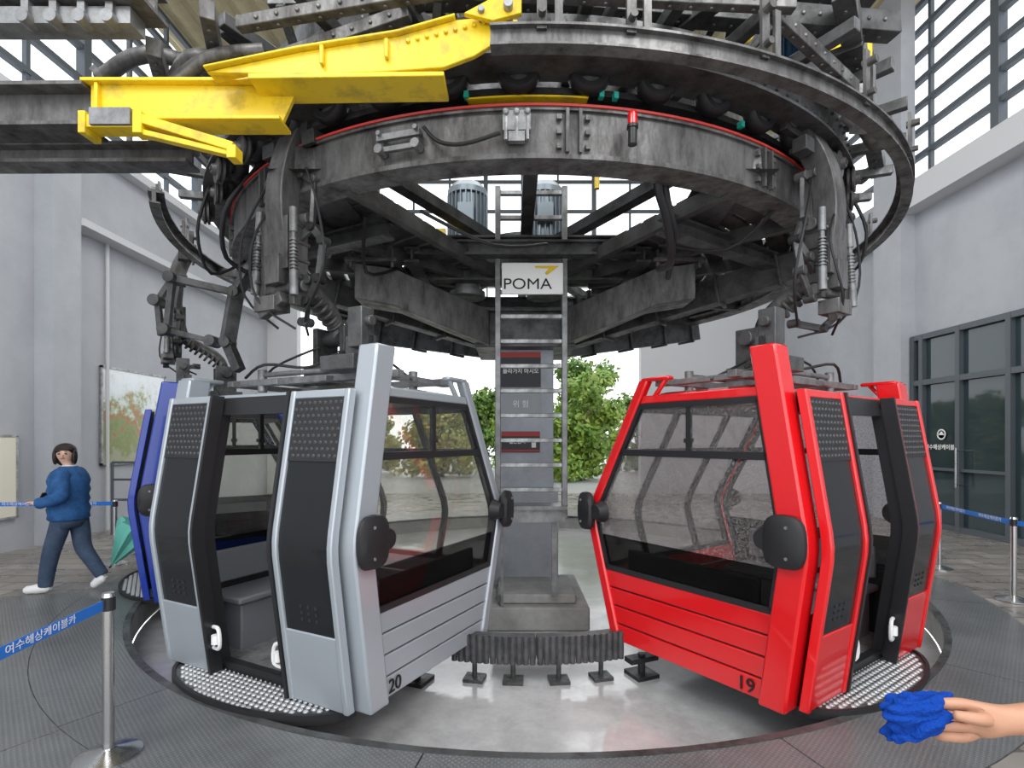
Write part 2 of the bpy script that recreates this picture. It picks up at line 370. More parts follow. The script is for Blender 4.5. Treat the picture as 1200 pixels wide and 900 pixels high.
def cabin(loc,rot,P,GW,num,label,near,zoff=.02):
    e=thing('gondola_cabin',(loc[0],loc[1],zoff),label,'cable car cabin',rot,group='gondola cabins around the turning wheel')
    for ex in(-1,1):
        for sd in(1,-1):
            g=G(P);big=(sd>0)
            xa,xb=(ex*(HX+.05),ex*(HX-.10)) if big else (ex*(HX+.02),ex*(HX-.05))
            nb=(big and ex==near)
            top=2.21 if nb else 2.08
            strip(g,sd,0.0,top,xa,xb,-.15 if big else -.07,.02)
            if not nb:
                y=sd*(pr(sd,top)-.02);g.box(((xa+xb)/2,y-sd*.11,top),(abs(xb-xa),.26,.03));g.bar(((xa+xb)/2,y-sd*.2,top),((xa+xb)/2,y-sd*.08,1.94),.04,.03)
            g.obj('corner_post',e,bevel=.014)
        g=G(P)
        for i in range(4):
            a=.01+i*.14;endp(g,a,a+.128,ex*(HX-.03),ex*(HX+.0),.06)
        g.use(BLK);endp(g,.0,.56,ex*(HX-.05),ex*(HX-.02),.06);g.obj('lower_panel',e,bevel=.006)
        g=G(BLK)
        for a,b in((1.86,1.9),(1.5,1.55),(.56,.6)):endp(g,a,b,ex*(HX-.04),ex*(HX+.005),.05)
        for sd,o in((1,-.15),(-1,-.07)):strip(g,sd,.58,1.88,ex*(HX-.04),ex*(HX+.005),o-.035,o+.01)
        g.box((ex*(HX-.015),-.0,1.7),(.03,.035,.32));g.box((ex*(HX-.01),-.0,1.62),(.035,.06,.03));g.obj('window_frame',e)
        g=G(P);endp(g,1.9,1.96,ex*(HX-.05),ex*(HX+.01),.08);g.obj('top_rail',e,bevel=.01)
        g=G(GW);endp(g,1.55,1.86,ex*(HX-.02),ex*(HX-.01),.12);g.obj('upper_window',e)
        g=G(GW);endp(g,.84,1.5,ex*(HX-.02),ex*(HX-.01),.11);g.obj('main_window',e)
        g=G(GLD);endp(g,.6,.84,ex*(HX-.02),ex*(HX-.008),.11);g.obj('smoked_window',e)
        g=G(SEAT);g.box((ex*.66,-.05,.42),(.4,1.15,.05));g.box((ex*.66,-.05,.2),(.3,1.05,.36));g.box((ex*.86,-.05,.62),(.04,1.1,.26));g.obj('bench',e,bevel=.015)
        for sd,y,w in((1,pr(1,1.03)-.10,.13),(-1,-pr(-1,1.03)+.02,.09)):
            g=G(RUB);secs=[]
            for dx,k in((0,.8),(.03,1),(.055,.97),(.075,.75)):
                secs.append([(ex*(HX+.04+dx),y+w*k*abs(math.cos(t))**.6*(1 if math.cos(t)>0 else -1),1.03+.16*k*abs(math.sin(t))**.75*(1 if math.sin(t)>0 else -1)) for t in[2*math.pi*i/20 for i in range(20)]])
            g.loft(secs);yo=y-sd*.12
            g.cyl((ex*(HX+.02),yo,1.03),(ex*(HX+.1),yo,1.03),.09,.06,16)
            g.use(STEELL)
            for zz in (.94,1.12):g.cyl((ex*(HX+.11),y+sd*.03,zz),(ex*(HX+.12),y+sd*.03,zz),.01,n=8)
            g.obj('bumper',e,label='black rubber bumper pad')
    g=G(P)
    for i in range(4):
        a=.01+i*.14;strip(g,-1,a,a+.128,-HX+.05,HX-.05,-.05,-.01)
    g.obj('side_panel',e,bevel=.006)
    g=G(BLK)
    for a,b in((1.84,1.9),(1.5,1.55),(.56,.6)):strip(g,-1,a,b,-HX+.05,HX-.05,-.05,0)
    for x in(-HX+.07,-.36,.36,HX-.07):strip(g,-1,.58,1.88,x-.02,x+.02,-.05,0)
    g.obj('side_window_frame',e)
    g=G(GW);strip(g,-1,.6,1.86,-HX+.08,HX-.08,-.03,-.02);g.obj('side_window',e)
    g=G(BLK);strip(g,1,1.8,1.92,-HX+.05,HX-.05,-.06,.015);strip(g,1,.0,.08,-HX+.05,HX-.05,-.05,.01)
    for x in(-.40,.40):strip(g,1,.05,1.85,x-.02,x+.02,-.05,.03)
    g.obj('doorway_frame',e)
    for x in(-.66,.66):
        g=G(P);strip(g,1,.05,.56,x-.2,x+.2,-.045,-.03);g.obj('inner_side_panel',e)
    for ex in(-1,1):
        xa,xb=ex*.41,ex*.86;mn,mx_=min(xa,xb),max(xa,xb)
        g=G(P)
        for a in(0,1):
            xx=xa+(xb-xa)*a;w=.04;strip(g,1,.02,1.93,xx-w/2,xx+w/2,.05,.11)
        strip(g,1,1.88,1.93,mn,mx_,.05,.1);strip(g,1,.02,.48,mn,mx_,.05,.1)
        d=g.obj('sliding_door',e,bevel=.008)
        def sub(gg,nm):
            o=gg.obj(nm,e);o.parent=d;o.location=o.location-d.location;return o
        g=G(DGL);strip(g,1,.48,1.5,mn+.02,mx_-.02,.06,.09)
        g.use(VENT)
        for zz in(.56,.60,.64):
            for q in(-.06,.0,.06):
                xm=(mn+mx_)/2+q;y=pr(1,zz)+.091;g.cyl((xm,y,zz),(xm,y+.003,zz),.012,n=8)
        sub(g,'door_glass')
        g=G(VENT);strip(g,1,1.5,1.88,mn+.02,mx_-.02,.06,.098)
        g.use(VENT2)
        for i in range(9):
            for j in range(9):
                zz=1.53+j*.040;xm=mn+.045+i*.043+(.0215 if j%2 else 0)
                if xm>mx_-.035:continue
                y=pr(1,zz)+.097;g.cyl((xm,y,zz),(xm,y+.006,zz),.014,.009,n=6)
        sub(g,'vent_grille')
        g=G(BLK);strip(g,1,.02,1.93,xa-ex*.035-.012,xa-ex*.035+.012,.03,.12);sub(g,'rubber_seal')
        g=G(WHT);y=pr(1,.3)+.06
        g.tube([(xa-ex*.04,y,.34),(xa-ex*.13,y+.02,.34),(xa-ex*.14,y+.02,.22),(xa-ex*.05,y,.2)],.013);g.cyl((xa-ex*.1,y+.02,.24),(xa-ex*.1,y+.02,.3),.028,n=12)
        g.obj('door_arm',e,label='white door guide arm')
    g=G(P);yb,yt=-.47,.62;g.loft([[(-HX+.02,yb,1.9),(HX-.02,yb,1.9),(HX-.02,yt,1.9),(-HX+.02,yt,1.9)],[(-HX+.03,yb+.02,1.95),(HX-.03,yb+.02,1.95),(HX-.03,yt-.02,1.95),(-HX+.03,yt-.02,1.95)],[(-HX+.15,-.3,1.99),(HX-.15,-.3,1.99),(HX-.15,.3,1.99),(-HX+.15,.3,1.99)]]);g.obj('roof_panel',e)
    g=G(STEELM)
    for y in(-.3,.3):g.box((0,y,2.07),(1.72,.07,.05));g.cyl((-.5,y,2.13),(.5,y,2.13),.02)
    for x in(-.75,-.25,.25,.75):g.box((x,0,2.06),(.07,.8,.04))
    for x in(-.5,.5):
        for y in(-.3,.3):g.cyl((x,y,2.0),(x,y,2.17),.035,n=12)
    g.use(DARK);g.tube([(-.7,.3,2.1),(-.4,.38,2.22),(0,.3,2.16),(.4,.36,2.2),(.7,.3,2.12)],.012);g.tube([(-.8,.1,2.05),(-.5,.15,2.25),(-.1,.1,2.3)],.01);g.tube([(.8,.1,2.05),(.5,.2,2.2),(.1,.1,2.35)],.01)
    g.obj('roof_rack',e,bevel=.004)
    g=G(DARK);g.loft([[(-HX+.04,-.66,0),(HX-.04,-.66,0),(HX-.04,.66,0),(-HX+.04,.66,0)],[(-HX+.04,-.66,.03),(HX-.04,-.66,.03),(HX-.04,.66,.03),(-HX+.04,.66,.03)]])
    g.use(STEELL);g.box((0,0,.035),(1.74,1.25,.01));g.obj('cabin_floor',e)
    SX=.80;SY=.34;Y0=.68
    g=G(STEELB);pts=[(SX*math.cos(t),Y0+SY*math.sin(t)) for t in[math.pi*i/24 for i in range(25)]]
    g.prism([(x,y,-.01) for x,y in pts],(0,0,.018));g.use(TREAD)
    for i in range(-17,18):
        for j in range(0,8):
            x=i*.046+(.023 if j%2 else 0);y=Y0+.01+j*.042
            if (x/SX)**2+((y-Y0)/SY)**2<.9:g.cyl((x,y,.008),(x,y,.018),.017,.013,n=6)
    g.obj('step_plate',e,label='studded metal step plate')
    g=G(RUB);th=[math.pi*i/28 for i in range(29)]
    g.loft([[((SX-.0)*math.cos(t),Y0+(SY-.0)*math.sin(t),-.04),((SX+.025)*math.cos(t),Y0+(SY+.025)*math.sin(t),-.04),((SX+.025)*math.cos(t),Y0+(SY+.025)*math.sin(t),.02),((SX)*math.cos(t),Y0+(SY)*math.sin(t),.02)] for t in th]);g.obj('step_rim',e)
    if num:
        R=Matrix(((0,0,-1),(-1,0,0),(0,1,0))) if near<0 else Matrix(((0,0,1),(1,0,0),(0,1,0)))
        text(num,INK,'number',e,(near*(HX+.008),.44,.072),R,.125,.003)
    g=G(STEELB)
    g.box((0,0,2.12),(.4,.34,.16));g.box((-.14,0,2.32),(.05,.22,.36));g.box((.14,0,2.32),(.05,.22,.36));g.cyl((-.22,0,2.42),(.22,0,2.42),.06)
    g.box((near*.5,.42,2.14),(.3,.2,.1));g.box((near*.66,.46,2.36),(.12,.12,.26));g.box((near*.62,.42,2.24),(.2,.08,.16));g.cyl((near*.66-.1,.46,2.4),(near*.66+.1,.46,2.4),.035)
    g.obj('hanger_base',e,bevel=.006)
    g=G(STEEL)
    g.tube([(0,0,2.42),(0,.05,2.58),(0,.2,2.70),(0,.38,2.78),(0,.47,2.95)],.06,n=12)
    for i in range(9):
        t=i/8;q=Vector((0,.03+.38*t,2.52+.26*t));g.cyl(q,q+Vector((0,.022,.015)),.072,n=14)
    g.tube([(0,.47,2.85),(0,.52,3.15),(0,.52,3.4),(0,.46,3.65),(0,.36,3.86)],.115,n=4)
    g.obj('hanger_arm',e,label='curved grey steel hanger arm',bevel=.008)
    def part(fn,nm,m=STEEL,b=.004,**k):
        g=G(m);fn(g);g.obj(nm,e,bevel=b,**k)
    def f(g):
        g.box((.0,.5,2.98),(.24,.18,.36));g.box((-.15,.52,2.85),(.05,.12,.60));g.box((.16,.5,2.9),(.05,.12,.55));g.cyl((-.24,.5,3.14),(.24,.5,3.14),.045);g.cyl((-.22,.52,2.68),(.22,.52,2.68),.04)
        g.box((0,.56,2.8),(.14,.12,.2));g.bar((-.1,.6,2.6),(.12,.6,2.5),.06,.08);g.box((.04,.58,2.56),(.2,.14,.1))
        for z in(2.74,2.86,2.98,3.1):
            for x in(-.175,.185):g.cyl((x,.45,z),(x,.6,z),.014,n=6)
    part(f,'grip_block')
    for LV in (([(-.14,.52,3.0),(-.26,.5,3.08),(-.34,.48,2.98),(-.32,.5,2.72),(-.22,.5,2.58)],[(-.14,.52,2.75),(-.24,.5,2.72),(-.32,.5,2.72)],[(-.26,.5,3.08),(-.24,.46,3.42),(-.1,.44,3.5)],[(-.22,.5,2.58),(-.12,.42,2.46),(.05,.3,2.5)]),([(.15,.5,3.1),(.26,.46,3.16),(.34,.46,3.02),(.32,.48,2.80),(.22,.5,2.62)],[(.15,.5,2.8),(.26,.5,2.90),(.34,.46,3.02)],[(.26,.46,3.16),(.22,.44,3.5),(.08,.44,3.56)])):
        def f(g):
            for P_ in LV:
                for p,q in zip(P_[:-1],P_[1:]):g.bar(p,q,.03,.05)
                for p in P_:g.cyl((p[0],p[1]-.045,p[2]),(p[0],p[1]+.035,p[2]),.032,n=12)
        part(f,'lever_arm',STEELB)
    for p,q in(((-.20,.6,2.60),(-.17,.58,3.2)),((.22,.58,2.66),(.19,.56,3.24))):
        def f(g):
            a=Vector(p);b=Vector(q);g.cyl(a,b,.016,n=10)
            for i in range(9):
                c=a.lerp(b,.3+.04*i);g.cyl(c,c+(b-a).normalized()*.01,.026,n=12)
            g.cyl(a,a.lerp(b,.28),.028,n=12);g.cyl(a.lerp(b,.72),b,.026,n=12)
        part(f,'damper_rod',STEELM,0)
    def f(g):
        for x in(-.28,0,.28):g.cyl((x,.34,3.92),(x,.42,3.92),.075,n=20);g.cyl((x,.3,3.92),(x,.46,3.92),.02,n=8)
        g.bar((-.36,.38,3.86),(.36,.38,3.86),.05,.09);g.box((0,.38,3.80),(.3,.14,.14));g.box((-.2,.44,3.72),(.12,.1,.1));g.box((.2,.44,3.72),(.12,.1,.1))
    part(f,'grip_carriage',STEELB)
    for C_ in ([(-.2,.5,3.5),(-.36,.55,3.2),(-.42,.55,2.8),(-.2,.5,2.5),(0,.3,2.4)],[(.2,.5,3.45),(.40,.55,3.1),(.44,.5,2.7),(.2,.4,2.45)],[(.0,.58,3.3),(.2,.62,3.0),(.1,.66,2.6),(-.1,.5,2.4)]):
        part(lambda g:g.tube(C_,.009),'control_cable',RUB,0)
    return e
cabin((-1.37,4.18),rad(153),SILP,GL,'20','silver grey gondola cabin with open sliding doors, number 20',-1)
cabin((1.99,4.25),rad(35+180),REDP,GLR,'19','bright red gondola cabin with open sliding doors, number 19',1)
cabin((-3.50,6.45),rad(124),BLUEP,GL,None,'blue gondola cabin partly hidden behind the silver cabin',-1)
# ---------------------------------------------------------------- central column
e=thing('central_column',(O[0],O[1],ZP),'pale grey steel support column with branching box arms','column')
g=G(COLM);g.box((O[0],O[1],1.25),(.66,.60,3.02));g.box((O[0],O[1]-.03,.5),(.76,.66,1.2))
g.obj('shaft',e,world=True,bevel=.01)
g=G(CONC);g.box((O[0]+.1,5.9,-.14),(1.05,1.3,.24));g.box((O[0]+.1,5.75,.03),(.8,.8,.1));g.obj('plinth',e,world=True,bevel=.02)
g=G(STEELB);g.box((O[0],O[1],2.90),(1.0,.9,.38));g.box((O[0],O[1],3.1),(1.15,1.05,.05));g.box((O[0],O[1],2.70),(1.12,1.0,.04));g.obj('head',e,world=True,bevel=.01)
for sx,tx,fx in((-1,-1.35,-1.45),(1,1.6,1.6)):
    g=G(STEEL)
    g.loft([[(O[0]+sx*.4,O[1]-.45+dy,z) for dy,z in((-.18,2.68),(.18,2.68),(.18,3.06),(-.18,3.06))],
            [(tx-sx*.2,5.35+dy,z) for dy,z in((-.18,2.96),(.18,2.96),(.18,3.32),(-.18,3.32))],[(tx+sx*.16,5.25+dy,z) for dy,z in((-.18,3.0),(.18,3.0),(.18,3.34),(-.18,3.34))]])
    g.box((tx,5.25,3.37),(.5,.42,.04));g.box((tx,5.25,3.42),(.42,.36,.04))
    for dx in(-.2,.2):
        for dy in(-.17,.17):g.cyl((tx+dx,5.25+dy,3.3),(tx+dx,5.25+dy,3.47),.02,n=6)
    g.obj('arm',e,world=True,bevel=.008)
    g=G(STEELB);g.loft([[(tx+dx,5.25+dy,3.43) for dx,dy in((-.16,-.16),(.16,-.16),(.16,.16),(-.16,.16))],[(tx+(fx-tx)*.5+dx,4.75+dy,3.50) for dx,dy in((-.18,-.15),(.18,-.15),(.18,.15),(-.18,.15))],[(fx+dx,3.8+dy,3.52) for dx,dy in((-.26,-.15),(.26,-.15),(.26,.15),(-.26,.15))]])
    g.bar((tx,5.2,3.5),(fx,3.7,3.62),.30,.18)
    g.obj('flared_bracket',e,world=True,bevel=.008)
for p,q,w,h in(((O[0]-.4,6.9,2.85),(O[0]-2.7,8.3,3.35),.22,.3),((O[0]+.4,6.9,2.85),(O[0]+2.7,8.3,3.35),.22,.3),((.7,6.6,2.9),(2.75,5.0,3.3),.18,.26),((-.4,6.6,2.9),(-2.5,5.2,3.3),.16,.22)):
    g=G(STEELB);g.bar(p,q,w,h)
    P0=Vector(p);P1=Vector(q)
    for t in(.2,.45,.7,.92):c=P0.lerp(P1,t);g.bar(c,c+(P1-P0).normalized()*.03,w+.08,h+.06)
    g.obj('diagonal_beam',e,world=True,bevel=.006)
# ---------------------------------------------------------------- ladder
LX0,LX1,LY=-.14,.52,5.25
e=thing('ladder',((LX0+LX1)/2,LY,.08),'tall grey steel access ladder with footplate beside the column','ladder')
for x in(LX0,LX1):
    g=G(STEELM);g.box((x,LY,2.51),(.055,.08,3.28));g.obj('rail',e,world=True,bevel=.006)
g=G(STEELL);g.box(((LX0+LX1)/2,LY,0),(LX1-LX0-.04,.05,.042));r0=g.obj('rung',e,world=True,bevel=.006)
for i in range(13):
    z=1.15+i*.245-.08
    if i==0:r0.location.z=z
    else:
        c=r0.copy();COL.objects.link(c);c.parent=e;c.location.z=z
g=G(STEELM);g.box(((LX0+LX1)/2,LY+.04,.98),(LX1-LX0+.04,.28,.035));g.box(((LX0+LX1)/2,LY-.05,.90),(LX1-LX0,.02,.13));g.obj('footplate',e,world=True)
for x,z0 in((.42,.08),(-.10,-.02)):
    g=G(STEELM);g.box((x,LY+.04,(z0+.88)/2),(.03 if x<0 else .05,.05,.88-z0));g.obj('support_leg',e,world=True)
e=thing('maker_sign',(.2,LY-.08,3.19),'white sign with black lettering and yellow arrow fixed to the ladder','sign')
g=G(WHT);g.box((0,0,0.03),(.6,.02,.31));g.obj('sign_plate',e,bevel=.008)
text('POMA',INK,'lettering',e,(-.05,-.014,-.03),RF,.15,.002,1.15)
g=G(YEL);g.prism([(.02,-.013,.15),(.26,-.013,.15),(.14,-.013,.06),(.12,-.013,.08),(.16,-.013,.125),(.03,-.013,.13)],(0,-.003,0));g.obj('arrow_mark',e)
def sign(loc,w,h,m,lines,lab,ic=None):
    e=thing('warning_sign',loc,lab,'sign')
    g=G(m);g.box((0,0,0),(w,.012,h))
    if ic:
        for c in ic:g.use(c[0]);g.box((c[1],-.008,c[2]),(c[3],.006,c[4]))
    g.obj('sign_plate',e)
    for t,x,z,s,mm in lines:text(t,mm,'lettering',e,(x,-.013,z),RF,s,bold=.001)
fy=O[1]-.32
GREYS=mat('grey_sign',(.36,.39,.42),0,.5);BLKS=mat('black_sign',(.03,.03,.04),0,.5)
sign((.1,fy,2.45),.46,.40,BLKS,[('올라가지 마시오',0,-.02,.062,WHT)],'dark warning sign with red band and white lettering',[(SIGNR,0,.17,.46,.06)])
sign((.1,fy,2.05),.46,.24,GREYS,[('위 험',0,0,.09,WHT)],'grey warning sign with white lettering on the column')
sign((.1,fy,1.62),.44,.24,BLKS,[('접근금지',-.04,.0,.052,WHT)],'dark warning sign with thin red bands on the column',[(SIGNR,0,.09,.44,.05),(WHT,.15,-.03,.05,.07),(SIGNR,0,-.10,.44,.02)])
# ---------------------------------------------------------------- big rings
def rp(r,a,z):return(O[0]+r*math.cos(rad(a)),O[1]+r*math.sin(rad(a)),z)
def rbox(g,r,a,z,d):
    R=Matrix.Rotation(rad(a),3,'Z');g.box(rp(r,a,z),d,R)
RING=e=thing('lower_ring_beam',(O[0],O[1],3.4),'curved grimy steel ring beam with red top edge','ring beam')
g=G(STEEL);g.arc(O,3.08,3.11,3.42,3.69,0,360,120);g.arc(O,2.92,3.13,3.39,3.42,0,360,120);g.arc(O,2.92,3.13,3.69,3.71,0,360,120);g.obj('web',e,world=True)
g=G(REDD);g.arc(O,3.1,3.14,3.71,3.725,190,350,80);g.obj('red_edge',e,world=True)
for a in(204,229,273.5,301,345):
    g=G(STEEL);rbox(g,3.13,a,3.555,(.05,.02,.27));rbox(g,3.13,a+1.5,3.555,(.05,.02,.27))
    for dz in(-.09,0,.09):
        for da in(-.9,2.4):rbox(g,3.12,a+da,3.555+dz,(.04,.03,.03))
    g.obj('joint_plate',e,world=True)
sa=267.8
g=G(STEELL);rbox(g,3.15,sa,3.60,(.05,.17,.12))
for da in(-1.2,0,1.2):g.ball(rp(3.18,sa+da,3.65),.02,8,5);g.cyl(rp(3.17,sa+da,3.48),rp(3.17,sa+da,3.62),.012,n=8)
rbox(g,3.16,sa,3.5,(.04,.1,.06));g.obj('sensor_bracket',e,world=True)
g=G(STEELM);rbox(g,3.16,254,3.58,(.03,.3,.04));rbox(g,3.16,254,3.50,(.03,.26,.03))
for da in(-2.3,2.3):g.cyl(rp(3.12,254+da,3.5),rp(3.2,254+da,3.5),.03,n=10);g.cyl(rp(3.12,254+da,3.6),rp(3.2,254+da,3.6),.015,n=10)
g.obj('clamp_bracket',e,world=True)
for pts,r in (([rp(3.14,257,3.62),rp(3.17,259,3.50),rp(3.19,262,3.46),rp(3.18,266,3.52)],.012),([rp(3.0,286,3.75),rp(2.9,287,3.4),rp(2.8,290,3.2),rp(2.6,294,3.0),rp(2.2,300,3.1)],.03),([rp(2.95,288,3.72),rp(2.85,289,3.4),rp(2.75,292,3.15),rp(2.3,300,3.0)],.025),([rp(3.0,238,3.75),rp(3.15,236,3.5),rp(3.1,234,3.3),rp(2.8,232,3.2)],.022),([rp(3.1,318,3.8),rp(3.3,320,3.5),rp(3.3,323,3.25),rp(3.0,326,3.3)],.018),([rp(3.1,222,3.8),rp(3.25,220,3.5),rp(3.2,216,3.2),rp(2.9,214,3.1)],.02),
    ([rp(2.5,250,3.4),rp(2.2,262,3.2),rp(1.8,275,3.35)],.014),([rp(2.6,240,3.4),rp(2.3,232,3.1),rp(1.8,225,3.3)],.016),([rp(3.0,308,3.4),rp(2.7,305,3.15),rp(2.2,300,3.3)],.016),([rp(3.3,212,3.9),rp(3.4,210,3.5),rp(3.3,206,3.2),rp(3.0,204,3.4)],.014),([rp(3.3,330,3.9),rp(3.45,331,3.5),rp(3.35,334,3.2),rp(3.0,338,3.4)],.014)):
    g=G(RUB);g.tube(pts,r);g.obj('hose',RING,world=True)
e=thing('bullwheel_ring',(O[0],O[1],3.75),'dark greasy steel wheel rim above the ring beam','wheel rim')
g=G(DARK);g.arc(O,2.75,3.0,3.75,3.82,0,360,120);g.arc(O,2.7,3.08,3.82,3.86,0,360,120);g.obj('rim',e,world=True)
for i,a in enumerate(range(0,360,30)):
    g=G(DARK);g.bar(rp(.5,a,3.82),rp(2.8,a,3.82),.12,.1);g.obj('spoke',e,world=True)
g=G(DARK);g.cyl((O[0],O[1],3.7),(O[0],O[1],3.95),.55,n=32);g.obj('hub',e,world=True)
g=G(YEL);g.arc(O,3.06,3.12,3.775,3.787,262,276,20);g.obj('yellow_edge',e,world=True)
for a in(262,277.5,279.2,297):
    g=G(TEAL);rbox(g,3.12,a,3.80,(.04,.03,.04));g.obj('teal_clip',e,world=True)
e=thing('upper_girder_ring',(O[0],O[1],3.9),'bolted grey steel girder ring carrying the drive rollers','girder')
g=G(STEELB);g.arc(O,3.28,3.31,3.90,4.14,180,360,90);g.arc(O,3.1,3.36,3.88,3.90,180,360,90);g.arc(O,2.62,2.65,4.1,4.35,150,390,90)
for i in range(90):
    a=182+i*1.98
    for z in(4.09,3.96):g.cyl(rp(3.31,a,z),rp(3.33,a,z),.013,n=6)
g.obj('girder',e,world=True)
for i,a in enumerate(range(185,360,9)):
    g=G(STEELB);g.bar(rp(2.6,a,4.2),rp(3.72,a,4.2),.07,.08)
    if i%2:g.bar(rp(2.6,a,4.3),rp(3.6,a+6,4.3),.1,.05)
    else:g.bar(rp(3.0,a,3.95),rp(3.5,a+4,4.35),.05,.05)
    g.obj('cross_member',e,world=True,bevel=.006)
t0=None
for i,a in enumerate(range(196,350,8)):
    loc=rp(3.14,a,3.92)
    if t0 is None:
        t0=thing('drive_roller',loc,'black rubber tyred drive roller with grey hub on the ring','roller',rad(a),group='drive rollers around the ring')
        g=G(RUB);g.lathe([(.08,-.045),(.12,-.05),(.135,-.03),(.138,0),(.135,.03),(.12,.05),(.08,.045),(.08,-.045)],ax=(1,0,0));g.obj('tyre',t0)
        g=G(STEELB);g.lathe([(0,-.035),(.082,-.035),(.082,.02),(.04,.03),(.03,.07),(0,.07)],ax=(1,0,0));g.obj('hub',t0)
    else:dup(t0,loc,(0,0,rad(a)))
t0=None
for a,r,z in((214,3.25,3.78),(221,3.3,3.80),(229,3.28,3.80),(316,3.3,3.78),(323,3.34,3.80),(330,3.32,3.80),(337,3.34,3.78),(344,3.3,3.78),(205,3.34,3.78)):
    loc=rp(r,a,z)
    if t0 is None:
        t0=thing('guide_wheel',loc,'small greasy steel guide wheel with bracket beside the ring','guide wheel',rad(a),group='guide wheels beside the ring')
        g=G(STEEL);g.lathe([(0,-.03),(.06,-.03),(.10,-.025),(.10,-.01),(.075,0),(.10,.01),(.10,.025),(.05,.03),(.035,.06),(0,.065)],ax=(1,0,0),n=20);g.obj('wheel',t0)
        g=G(STEELB);g.box((-.05,0,.08),(.03,.06,.26));g.bar((-.05,-.1,.16),(-.05,.12,.2),.04,.05);g.cyl((-.06,0,0),(.07,0,0),.018,n=8);g.obj('bracket',t0)
    else:dup(t0,loc,(0,0,rad(a)))
e=thing('outer_guide_rail',(O[0],O[1],3.6),'grey curved guide rail looping around the machinery','guide rail')
for a0,a1 in((150,212),(266,392)):
    g=G(STEEL);g.arc(O,3.70,3.73,3.645,3.73,a0,a1,90);g.arc(O,3.64,3.76,3.725,3.738,a0,a1,90);g.arc(O,3.67,3.75,3.635,3.647,a0,a1,90);g.obj('rail',e,world=True)
for a in (270,277,289,303,318,333,348,190,203):
    g=G(STEEL);rbox(g,3.74,a,3.88,(.02,.05,.34));rbox(g,3.74,a+1.3,3.86,(.02,.04,.26));g.cyl(rp(3.72,a,3.97),rp(3.80,a,3.97),.025,n=10);g.cyl(rp(3.7,a,3.78),rp(3.79,a,3.78),.02,n=8)
    g.obj('support_bracket',e,world=True)
for a in(155,168,180,20,8,-5):
    g=G(STEEL);g.bar(rp(3.1,a,3.62),rp(3.72,a,3.68),.06,.08);g.obj('support_arm',e,world=True)
# deck
e=thing('machinery_deck',(O[0],O[1],3.3),'dark steel walkway deck under the wheel','platform')
for a0,a1 in((128,244),(-62,52)):
    g=G(DECK);r=.95
    while r<2.9:
        g.arc(O,r,r+.15,3.5,3.53,a0,a1,30);r+=.19
    for k in range(7):
        a=a0+(a1-a0)*k/6;g.bar(rp(.8,a,3.44),rp(3.0,a,3.44),.07,.12)
    g.obj('slatted_floor',e,world=True)
for p,q in(((-.95,5.7,3.42),(1.25,5.7,3.42)),((-.95,6.9,3.42),(1.25,6.9,3.42)),((-.95,5.0,3.4),(-.95,7.6,3.4)),((1.25,5.0,3.4),(1.25,7.6,3.4)),((-1.0,5.15,3.5),(1.3,5.15,3.5)),((-2.3,5.0,3.36),(-1.0,4.3,3.36)),((1.2,4.2,3.36),(2.5,5.1,3.36)),((-.95,5.35,3.62),(1.25,5.35,3.62))):
    g=G(STEELB);g.ibeam(p,q,.14,.14);g.obj('frame_beam',e,world=True)
g=G(STEELB);g.box((.15,6.1,3.56),(1.8,.9,.04));g.obj('base_plate',e,world=True)
g=G(STEELL)
for z in(3.95,4.3):g.arc(O,2.3,2.33,z,z+.03,20,160,40)
for a in range(20,165,14):g.cyl(rp(2.31,a,3.5),rp(2.31,a,4.32),.018,n=8)
g.obj('guard_rail',e,world=True)
g=G(YEL);g.bar((-.98,6.0,4.0),(-.75,6.0,4.0),.06,.06);g.bar((-.95,6.0,3.6),(-.95,6.0,4.03),.05,.05);g.bar((-.85,5.5,3.7),(-.5,5.5,3.7),.1,.08);g.obj('yellow_rail',e,world=True)
e=thing('yellow_guard_railing',(2.0,5.0,4.25),'yellow tubular guard railing standing on top of the machinery','railing')
for z in(4.95,5.2,5.45):
    g=G(YEL);g.cyl((.9,5.6,z+.1),(3.1,4.6,z-.1),.03,n=10);g.obj('bar',e,world=True)
for t in(0,.25,.5,.75,1):
    x=.9+2.2*t;y=5.6-t;g=G(YEL);g.cyl((x,y,4.3),(x,y,5.56-.2*t),.028,n=10);g.obj('upright',e,world=True)
for x in(-.5,.36):
    e=thing('drive_motor',(x,5.95,3.6),'finned blue-grey electric motor standing on the deck','motor',group='motors on the deck')
    g=G(MOTB);g.cyl((0,0,.18),(0,0,.78),.19,n=24)
    for i in range(24):
        a=i*math.pi/12;g.box((math.cos(a)*.205,math.sin(a)*.205,.48),(.045,.012,.56),Matrix.Rotation(a,3,'Z'))
    g.lathe([(0,.90),(.17,.89),(.225,.82),(.225,.76),(0,.76)]);g.box((0,-.22,.5),(.17,.1,.2));g.obj('housing',e)
    g=G(STEELL);g.cyl((0,0,.0),(0,0,.06),.28,n=24);g.cyl((0,0,.06),(0,0,.18),.22,.19,n=24);g.cyl((0,0,-.3),(0,0,0),.14,n=20);g.cyl((0,0,-.36),(0,0,-.3),.2,n=20);g.obj('gearbox',e)
e=thing('brake_motor',(2.12,3.75,4.15),'dark blue motor with grey gearbox on the ring','motor')
g=G(MOTD);g.cyl((-.12,0,.12),(-.12,0,.36),.09,n=20)
for i in range(14):
    a=i*math.tau/14;g.box((-.12+math.cos(a)*.1,math.sin(a)*.1,.24),(.025,.01,.2),Matrix.Rotation(a,3,'Z'))
g.lathe([(0,.42),(.08,.41),(.1,.36),(0,.36)],(-.12,0,0));g.obj('housing',e)
